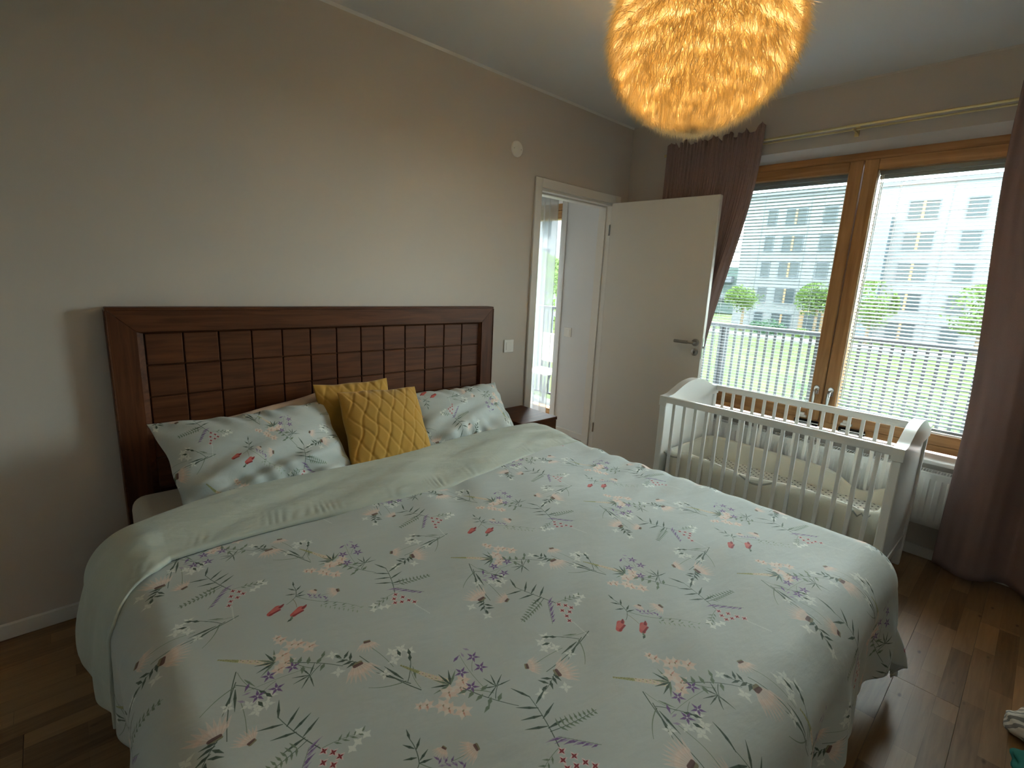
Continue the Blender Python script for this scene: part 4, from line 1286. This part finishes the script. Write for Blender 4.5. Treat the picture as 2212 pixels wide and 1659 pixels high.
def feathers():
    """rings of small overlapping vanes under a coat of fine down"""
    V = []
    rng = np.random.default_rng(3)
    C = np.array(LAMP_C)
    def strands(th, ph, d, L, w, curl):
        n = np.stack([np.sin(th) * np.cos(ph), np.sin(th) * np.sin(ph), np.cos(th)], -1)
        down = np.stack([np.cos(th) * np.cos(ph), np.cos(th) * np.sin(ph), -np.sin(th)], -1)
        side = np.stack([-np.sin(ph), np.cos(ph), 0 * ph], -1)
        base = n * np.array((RA, RA, RC)) * 1.004
        v = down * d[0][:, None] + side * d[1][:, None] + n * d[2][:, None]
        v /= np.linalg.norm(v, axis=1, keepdims=True)
        wv = np.cross(v, n)
        wv /= (np.linalg.norm(wv, axis=1, keepdims=True) + 1e-9)
        L, w = L[:, None], w[:, None]
        mid = base + v * L * 0.5 + n * 0.003
        tip = base + v * L - n * curl[:, None] + np.array((0, 0, -0.004))
        V.append(np.stack([base - wv * w, base + wv * w, mid - wv * w * 0.9, mid + wv * w * 0.9, tip], 1).reshape(-1, 3) + C)
    rows = 15
    for rI in range(rows):
        th0 = 0.74 + (PI - 0.74) * (rI + 0.5) / rows
        sn = max(0.12, math.sin(th0))
        m = int(5200 * sn)
        ph = 2 * PI * (np.arange(m) + rng.uniform(0, 1, m)) / m
        wav = 0.018 * np.sin(ph * 6 + rI * 2.1) + 0.012 * np.sin(ph * 15 + rI)
        k = 0.25 if rI < rows - 4 else 0.5
        strands(th0 + wav + 0.16 * rng.beta(1.1, 2.0, m) - 0.03, ph, (rng.uniform(0.5, 1.1, m), rng.normal(0, 0.42, m), rng.uniform(0.12, 0.5 + k, m)),
                rng.uniform(0.026, 0.058, m), rng.uniform(0.0005, 0.0012, m), rng.uniform(-0.004, 0.004, m))
    m = 5200                                                   # stray tips standing off the outline
    th = np.arccos(rng.uniform(-1, 0.70, m))
    ph = rng.uniform(0, 2 * PI, m)
    strands(th, ph, (rng.uniform(0.3, 1.0, m), rng.normal(0, 0.35, m), rng.uniform(0.5, 1.1, m)), rng.uniform(0.035, 0.062, m), rng.uniform(0.0006, 0.0013, m), rng.uniform(-0.002, 0.006, m))
    V = np.concatenate(V)
    F = []
    for o in range(0, len(V), 5):
        F += [(o, o + 1, o + 3, o + 2), (o + 2, o + 3, o + 4)]
    return V.tolist(), F
mb = MB()
mb.v, mb.f = feathers()
fe = obj('feathers', mb, feather_mat(), la, True, fix=False)
tag(fe, kind='stuff')
obj('cord', MB().tube([(LAMP_C.x, LAMP_C.y, LAMP_C.z + 0.06), (LAMP_C.x, LAMP_C.y, H - 0.04)], 0.003, 8), MWHITE, la)
obj('canopy', MB().lathe([(0.045, H), (0.05, H - 0.01), (0.045, H - 0.035), (0.02, H - 0.045)], 24, 'z', (LAMP_C.x, LAMP_C.y, 0)), MWHITE, la, 'angle')
obj('bulb_holder', MB().lathe([(0.018, LAMP_C.z + 0.06), (0.018, LAMP_C.z + 0.10), (0.008, LAMP_C.z + 0.11)], 16, 'z', (LAMP_C.x, LAMP_C.y, 0)), MPLAST, la, 'angle')
bm_, nt, nsd, ln, b = newmat('warm_bulb')
b.inputs['Emission Color'].default_value = (1.0, 0.66, 0.26, 1)
b.inputs['Emission Strength'].default_value = 13.0
obj('bulb', MB().lathe([(0.012, LAMP_C.z + 0.06), (0.03, LAMP_C.z + 0.03), (0.032, LAMP_C.z + 0.005), (0.022, LAMP_C.z - 0.022), (0.004, LAMP_C.z - 0.032)], 20, 'z', (LAMP_C.x, LAMP_C.y, 0)), bm_, la, 'angle')
ld = bpy.data.lights.new('lamp_glow', 'POINT')
ld.energy = LAMP_W
ld.color = (1.0, 0.79, 0.49)
ld.shadow_soft_size = 0.05
lo_ = bpy.data.objects.new('lamp_glow', ld)
lo_.location = LAMP_C + Vector((0, 0, -0.06))
COL.objects.link(lo_)

# ------------------------------------------------------------------ small bundle on the floor at the frame's edge
def stripes():
    m, nt, ns, ln, b = newmat('grey_striped_cotton')
    b.inputs['Roughness'].default_value = 0.85
    tc = N(nt, 'ShaderNodeTexCoord')
    wv = N(nt, 'ShaderNodeTexWave')
    wv.inputs['Scale'].default_value = 14
    ln.new(tc.outputs['Object'], wv.inputs['Vector'])
    cr_ = N(nt, 'ShaderNodeValToRGB')
    cr_.color_ramp.interpolation = 'CONSTANT'
    cr_.color_ramp.elements[0].color = (0.75, 0.73, 0.68, 1)
    cr_.color_ramp.elements[1].position = 0.55
    cr_.color_ramp.elements[1].color = (0.28, 0.28, 0.27, 1)
    ln.new(wv.outputs['Fac'], cr_.inputs[0])
    ln.new(cr_.outputs[0], b.inputs['Base Color'])
    return m
def lump(c, r, seed):
    rg = np.random.default_rng(seed)
    ph = rg.uniform(0, 6, 5)
    nu, nv = 36, 18
    P = np.zeros((nu, nv, 3))
    for i in range(nu):
        a = 2 * PI * i / nu
        for k in range(nv):
            t = PI * (0.02 + 0.96 * k / (nv - 1))
            w = 1 + 0.10 * math.sin(3 * a + ph[0]) + 0.07 * math.sin(5 * a + 4 * t + ph[1]) + 0.05 * math.sin(9 * t + ph[2])
            P[i, k] = (c[0] + r[0] * w * math.sin(t) * math.cos(a), c[1] + r[1] * w * math.sin(t) * math.sin(a), max(0.001, c[2] + r[2] * w * math.cos(t)))
    return MB().grid(P, closed_u=True)
tag(obj('striped_cloth', lump((-1.235, -2.705, 0.042), (0.075, 0.07, 0.042), 2), stripes(), smooth=True), 'grey and white striped cloth lying crumpled on the floor', 'cloth')
tag(obj('teal_cloth', lump((-1.415, -2.728, 0.022), (0.07, 0.07, 0.022), 4), plain('teal_cotton', (0.02, 0.16, 0.14), 0.8, 0.2), smooth=True), 'teal cloth lying crumpled beside the striped one', 'cloth')

# ------------------------------------------------------------------ BALCONY
GZ = -2.85
m = MB().box(0.38, 1.02, -3.6, 4.3, -0.16, -0.02)
tag(obj('balcony_slab', m, MCONC), 'pale concrete balcony floor outside the windows', 'balcony', kind='structure')
rl = thing('balcony_railing', (0.95, 0.3, 0), 'grey steel balcony railing with upright bars outside the windows', 'railing')
obj('handrail', MB().box(0.925, 0.975, -3.6, 4.3, 1.115, 1.145, 0.003), MRAIL, rl)
obj('bottom_rail', MB().box(0.94, 0.96, -3.6, 4.3, 0.06, 0.085), MRAIL, rl)
bar = None
y = -3.56
while y < 4.28:
    loc = Vector((0.95, y, 0.6)) - wloc(rl)
    if bar is None:
        bar = obj('bar', MB().box(-0.006, 0.006, -0.0105, 0.0105, -0.515, 0.515), MRAIL)
        bar.parent = rl
        bar.location = loc
    else:
        copyat(bar, loc, rl)
    y += 0.0672
for yy in (-3.5, -0.49, -1.26, 1.2, 4.2):
    obj('post', MB().box(0.965, 0.995, yy - 0.02, yy + 0.02, -0.02, 1.115), MRAIL, rl)
ch = thing('garden_chair', (0.62, 1.42, -0.02), 'light garden chair with thin dark legs on the balcony', 'chair')
MBLK = plain('black_steel', (0.03, 0.03, 0.035), 0.5, 0.4)
obj('seat', MB().box(0.46, 0.82, 1.24, 1.62, 0.40, 0.425, 0.008), MWHITE, ch)
obj('backrest', MB().box(0.80, 0.83, 1.24, 1.62, 0.50, 0.84, 0.008), MWHITE, ch)
for xa, xb, yy in ((0.48, 0.84, 1.25), (0.48, 0.84, 1.61)):
    obj('leg', MB().tube([(xa - 0.03, yy, -0.02), (xa + 0.03, yy, 0.25), (xa + 0.1, yy, 0.40)], 0.008, 8), MBLK, ch, 'angle')
    obj('leg', MB().tube([(xb + 0.02, yy, -0.02), (xb - 0.02, yy, 0.25), (xb - 0.02, yy, 0.50), (xb - 0.01, yy, 0.84)], 0.008, 8), MBLK, ch, 'angle')

# ------------------------------------------------------------------ OUTSIDE: lawn, path, building, trees
def grass_mat():
    m, nt, ns, ln, b = newmat('lawn_grass')
    b.inputs['Roughness'].default_value = 0.95
    b.inputs['Specular IOR Level'].default_value = 0.1
    tc = N(nt, 'ShaderNodeTexCoord')
    no = N(nt, 'ShaderNodeTexNoise')
    no.inputs['Scale'].default_value = 0.35
    no.inputs['Detail'].default_value = 8
    ln.new(tc.outputs['Object'], no.inputs['Vector'])
    cr_ = N(nt, 'ShaderNodeValToRGB')
    cr_.color_ramp.elements[0].position = 0.35
    cr_.color_ramp.elements[0].color = (0.014, 0.025, 0.005, 1)
    cr_.color_ramp.elements[1].position = 0.65
    cr_.color_ramp.elements[1].color = (0.027, 0.035, 0.007, 1)
    ln.new(no.outputs['Fac'], cr_.inputs[0])
    ln.new(cr_.outputs[0], b.inputs['Base Color'])
    return m
P = np.zeros((60, 60, 3))
for i, x in enumerate(np.linspace(1.2, 130, 60)):
    for k, y in enumerate(np.linspace(-90, 110, 60)):
        P[i, k] = (x, y, GZ + 0.12 * math.sin(x * 0.21) * math.sin(y * 0.17) - 0.1)
tag(obj('lawn', MB().grid(P), grass_mat(), smooth=True, fix=False), 'yellowish green lawn below the balcony', 'lawn', kind='stuff')
m = MB().box(46, 49.5, -60, 80, GZ - 0.3, GZ + 0.06)
tag(obj('footpath', m, MCONC), 'pale footpath across the lawn before the apartment block', 'path', kind='structure')

MFAC = plain('pale_facade', (0.068, 0.073, 0.077), 0.9, 0.2, var=0.05, scale=0.6)
MFACL = plain('facade_panel_joint', (0.042, 0.045, 0.047), 0.9, 0.2)
MFWIN = plain('far_window_glass', (0.018, 0.024, 0.027), 0.15, 0.12)
MFWOOD = plain('orange_wood_trim', (0.10, 0.065, 0.032), 0.7, 0.3)
MFGREY = plain('far_grey_metal', (0.035, 0.042, 0.05), 0.6, 0.3)
BX = 60.0
ap = thing('apartment_building', (BX + 6, 6, GZ), 'pale five-storey apartment block across the lawn', 'building')
BY0, BY1, BZ = -26.0, 25.2, 12.4
obj('wall', MB().box(BX, BX + 12, BY0, BY1, GZ - 0.05, BZ), MFAC, ap)
obj('roof_edge', MB().box(BX - 0.25, BX + 12.2, BY0 - 0.2, BY1 + 0.2, BZ, BZ + 0.35), MFGREY, ap)
mb = MB()
for z in (10.95 - 2.975 * k - 2.25 for k in range(5)):
    mb.box(BX - 0.03, BX, BY0, BY1, z, z + 0.06)
for yy in (23.0, 18.0, 14.2, 6.0, 1.0, -6, -12, -18):
    mb.box(BX - 0.03, BX, yy, yy + 0.05, GZ, BZ)
tag(obj('panel_joint', mb, MFACL, ap), kind='stuff')
rows_z = [10.75 - 2.96 * k for k in range(5)]
cols = [(22.0, 0.9, 1), (19.4, 2.1, 2), (16.0, 1.2, 1), (8.0, 2.3, 2), (4.1, 1.35, 1), (-2.0, 2.2, 2), (-6.0, 1.2, 1), (-12.0, 2.2, 2), (-17.0, 1.2, 1)]
for zt in rows_z:
    for yc, w, np_ in cols:
        ground = zt < 0
        hgt = 1.62
        wf = obj('window', MB().box(BX - 0.10, BX - 0.002, yc - w / 2 - 0.08, yc + w / 2 + 0.08, zt - hgt - 0.12, zt - hgt, 0).box(BX - 0.10, BX - 0.002, yc - w / 2 - 0.08, yc + w / 2 + 0.08, zt, zt + 0.14)
                 .box(BX - 0.08, BX - 0.002, yc - w / 2 - 0.08, yc - w / 2, zt - hgt, zt).box(BX - 0.08, BX - 0.002, yc + w / 2, yc + w / 2 + 0.08, zt - hgt, zt), MFGREY, ap)
        for p_ in range(np_):
            ya = yc - w / 2 + p_ * w / np_
            g = 0.11 if np_ == 2 else 0.0
            obj('pane', MB().box(BX - 0.03, BX - 0.003, ya + g * (p_ == 1), ya + w / np_ - g * (p_ == 0), zt - hgt, zt), MFWIN, wf)
        if np_ == 2:
            obj('mullion', MB().box(BX - 0.09, BX - 0.002, yc - 0.11, yc + 0.11, zt - hgt, zt), MFWOOD, wf)
# stair tower of perforated sheet beside the right-hand windows
tw = obj('balcony_tower', MB().box(BX - 1.3, BX, 10.2, 12.6, GZ, 9.3), plain('perforated_sheet', (0.03, 0.045, 0.055), 0.5, 0.4, var=0.25, scale=12), ap)
de = obj('entrance_door', MB().box(BX - 0.2, BX - 0.003, 14.7, 17.4, GZ, GZ + 2.4), MFWOOD, ap)
obj('door_leaf', MB().box(BX - 0.25, BX - 0.2, 15.2, 16.9, GZ + 0.05, GZ + 2.2), MFWIN, de)
wg = thing('apartment_building', (40, 42, GZ), 'pale apartment wing seen only through the doorway and the sheers', 'building')
obj('wall', MB().box(34, 50, 36, 62, GZ, 10.5), MFAC, wg)
for zt in rows_z[1:]:
    for xc in (36.5, 40.5, 45.0, 48.5):
        wf = obj('window', MB().box(xc - 0.8, xc + 0.8, 35.9, 35.998, zt, zt + 0.14).box(xc - 0.8, xc + 0.8, 35.9, 35.998, zt - 1.74, zt - 1.62), MFGREY, wg)
        obj('pane', MB().box(xc - 0.7, xc + 0.7, 35.97, 35.997, zt - 1.62, zt), MFWIN, wf)
    for yc in (38.5, 43, 48, 53, 58):
        wf = obj('window', MB().box(33.9, 33.998, yc - 0.8, yc + 0.8, zt, zt + 0.14).box(33.9, 33.998, yc - 0.8, yc + 0.8, zt - 1.74, zt - 1.62), MFGREY, wg)
        obj('pane', MB().box(33.97, 33.997, yc - 0.7, yc + 0.7, zt - 1.62, zt), MFWIN, wf)
fb = thing('far_building', (92, 45, GZ), 'dark distant building with balconies beyond the apartment block', 'building')
obj('wall', MB().box(88, 100, 36, 60, GZ, 5.5), plain('distant_wall', (0.03, 0.045, 0.042), 0.9, 0.2), fb)
for z in (-0.2, 2.8):
    obj('balcony', MB().box(87.0, 88, 38, 52, z, z + 1.0), MFGREY, fb)

def leaf_mat(name, c):
    m, nt, ns, ln, b = newmat(name)
    b.inputs['Roughness'].default_value = 0.8
    b.inputs['Specular IOR Level'].default_value = 0.2
    ge = N(nt, 'ShaderNodeNewGeometry')
    mx = N(nt, 'ShaderNodeMix', data_type='RGBA')
    mx.inputs[6].default_value = (*[k * 0.7 for k in c], 1)
    mx.inputs[7].default_value = (*[k * 1.3 for k in c], 1)
    ln.new(ge.outputs['Random Per Island'], mx.inputs[0])
    ln.new(mx.outputs[2], b.inputs['Base Color'])
    tl = N(nt, 'ShaderNodeBsdfTranslucent')
    ln.new(mx.outputs[2], tl.inputs['Color'])
    s = N(nt, 'ShaderNodeMixShader')
    s.inputs[0].default_value = 0.35
    ln.new(b.outputs[0], s.inputs[1]); ln.new(tl.outputs[0], s.inputs[2])
    ln.new(s.outputs[0], ns['Material Output'].inputs['Surface'])
    return m
ML1, ML2, ML3 = leaf_mat('fresh_leaves', (0.050, 0.085, 0.018)), leaf_mat('blue_green_leaves', (0.022, 0.050, 0.026)), leaf_mat('grey_green_leaves', (0.040, 0.062, 0.030))
MBARK = plain('bark', (0.10, 0.075, 0.05), 0.9, 0.1, var=0.3, scale=40)
def plant(name, at, rx, rz, zc, n, ls, mat, label, cat, seed, group, trunk=True):
    rg = np.random.default_rng(seed)
    r = thing(name, at, label, cat, group)
    V, F = [], []
    ncl = 9
    cl = rg.normal(0, 0.5, (ncl, 3))
    for _ in range(n):
        c = cl[rg.integers(ncl)] * np.array((rx * 0.9, rx * 0.9, rz * 0.9))
        p = c + rg.normal(0, 0.28, 3) * np.array((rx, rx, rz))
        q = p / np.array((rx, rx, rz))
        l = np.linalg.norm(q)
        if l > 1:
            p = p / l
        p = p + np.array((at[0], at[1], at[2] + zc))
        if p[2] < at[2] + 0.05:
            p[2] = at[2] + 0.05 + rg.uniform(0, 0.2)
        a = rg.normal(0, 1, 3); a /= np.linalg.norm(a)
        b_ = np.cross(a, rg.normal(0, 1, 3)); b_ /= np.linalg.norm(b_)
        s = ls * rg.uniform(0.6, 1.3)
        o = len(V)
        V += [tuple(p - a * s), tuple(p + b_ * s * 0.45), tuple(p + a * s), tuple(p - b_ * s * 0.45)]
        F.append((o, o + 1, o + 2, o + 3))
    mb = MB(); mb.v, mb.f = V, F
    tag(obj('foliage', mb, mat, r, False, fix=False), kind='stuff')
    if trunk:
        obj('trunk', MB().tube([at, (at[0] + rx * 0.05, at[1], at[2] + zc * 0.6), (at[0], at[1] + rx * 0.08, at[2] + zc)], [rx * 0.09, rx * 0.07, rx * 0.03], 8), MBARK, r, True)
    return r
plant('tree', (52, 20.6, GZ), 2.0, 1.5, 3.4, 2600, 0.16, ML1, 'leafy green tree at the end of the apartment block by the curtain', 'tree', 1, None)
plant('tree', (56, 14.6, GZ), 2.2, 1.9, 3.6, 2600, 0.16, ML1, 'yellow-green tree over the orange entrance door of the apartment block', 'tree', 2, None)
plant('tree', (50, 8.6, GZ), 1.9, 2.2, 3.5, 2600, 0.16, ML1, 'green tree before the perforated tower of the apartment block', 'tree', 3, None)
plant('tree', (50, 1.2, GZ), 2.8, 2.0, 3.6, 2800, 0.17, ML1, 'broad green tree before the windows next to the far curtain', 'tree', 4, None)
plant('shrub', (50, 16.9, GZ), 1.8, 0.9, 0.8, 1500, 0.13, ML2, 'dark blue-green bush in front of the apartment block', 'shrub', 5, None, False)
plant('shrub', (49.9, 13.6, GZ), 1.0, 0.5, 0.45, 900, 0.1, ML1, 'low bright green bush beside the dark one at the path', 'shrub', 6, None, False)
plant('sapling', (8.2, 0.62, GZ), 0.75, 1.15, 1.9, 700, 0.09, ML3, 'young grey-green sapling on the lawn close to the balcony railing', 'tree', 7, None)
plant('sapling', (9.0, -1.15, GZ), 0.8, 1.0, 1.4, 700, 0.09, ML3, 'young sapling on the lawn seen through the more closed blind', 'tree', 8, None)
plant('tree', (9.5, 10.6, GZ), 1.7, 1.9, 3.4, 3000, 0.11, ML1, 'bright green tree beyond the balcony of the next room', 'tree', 9, None)
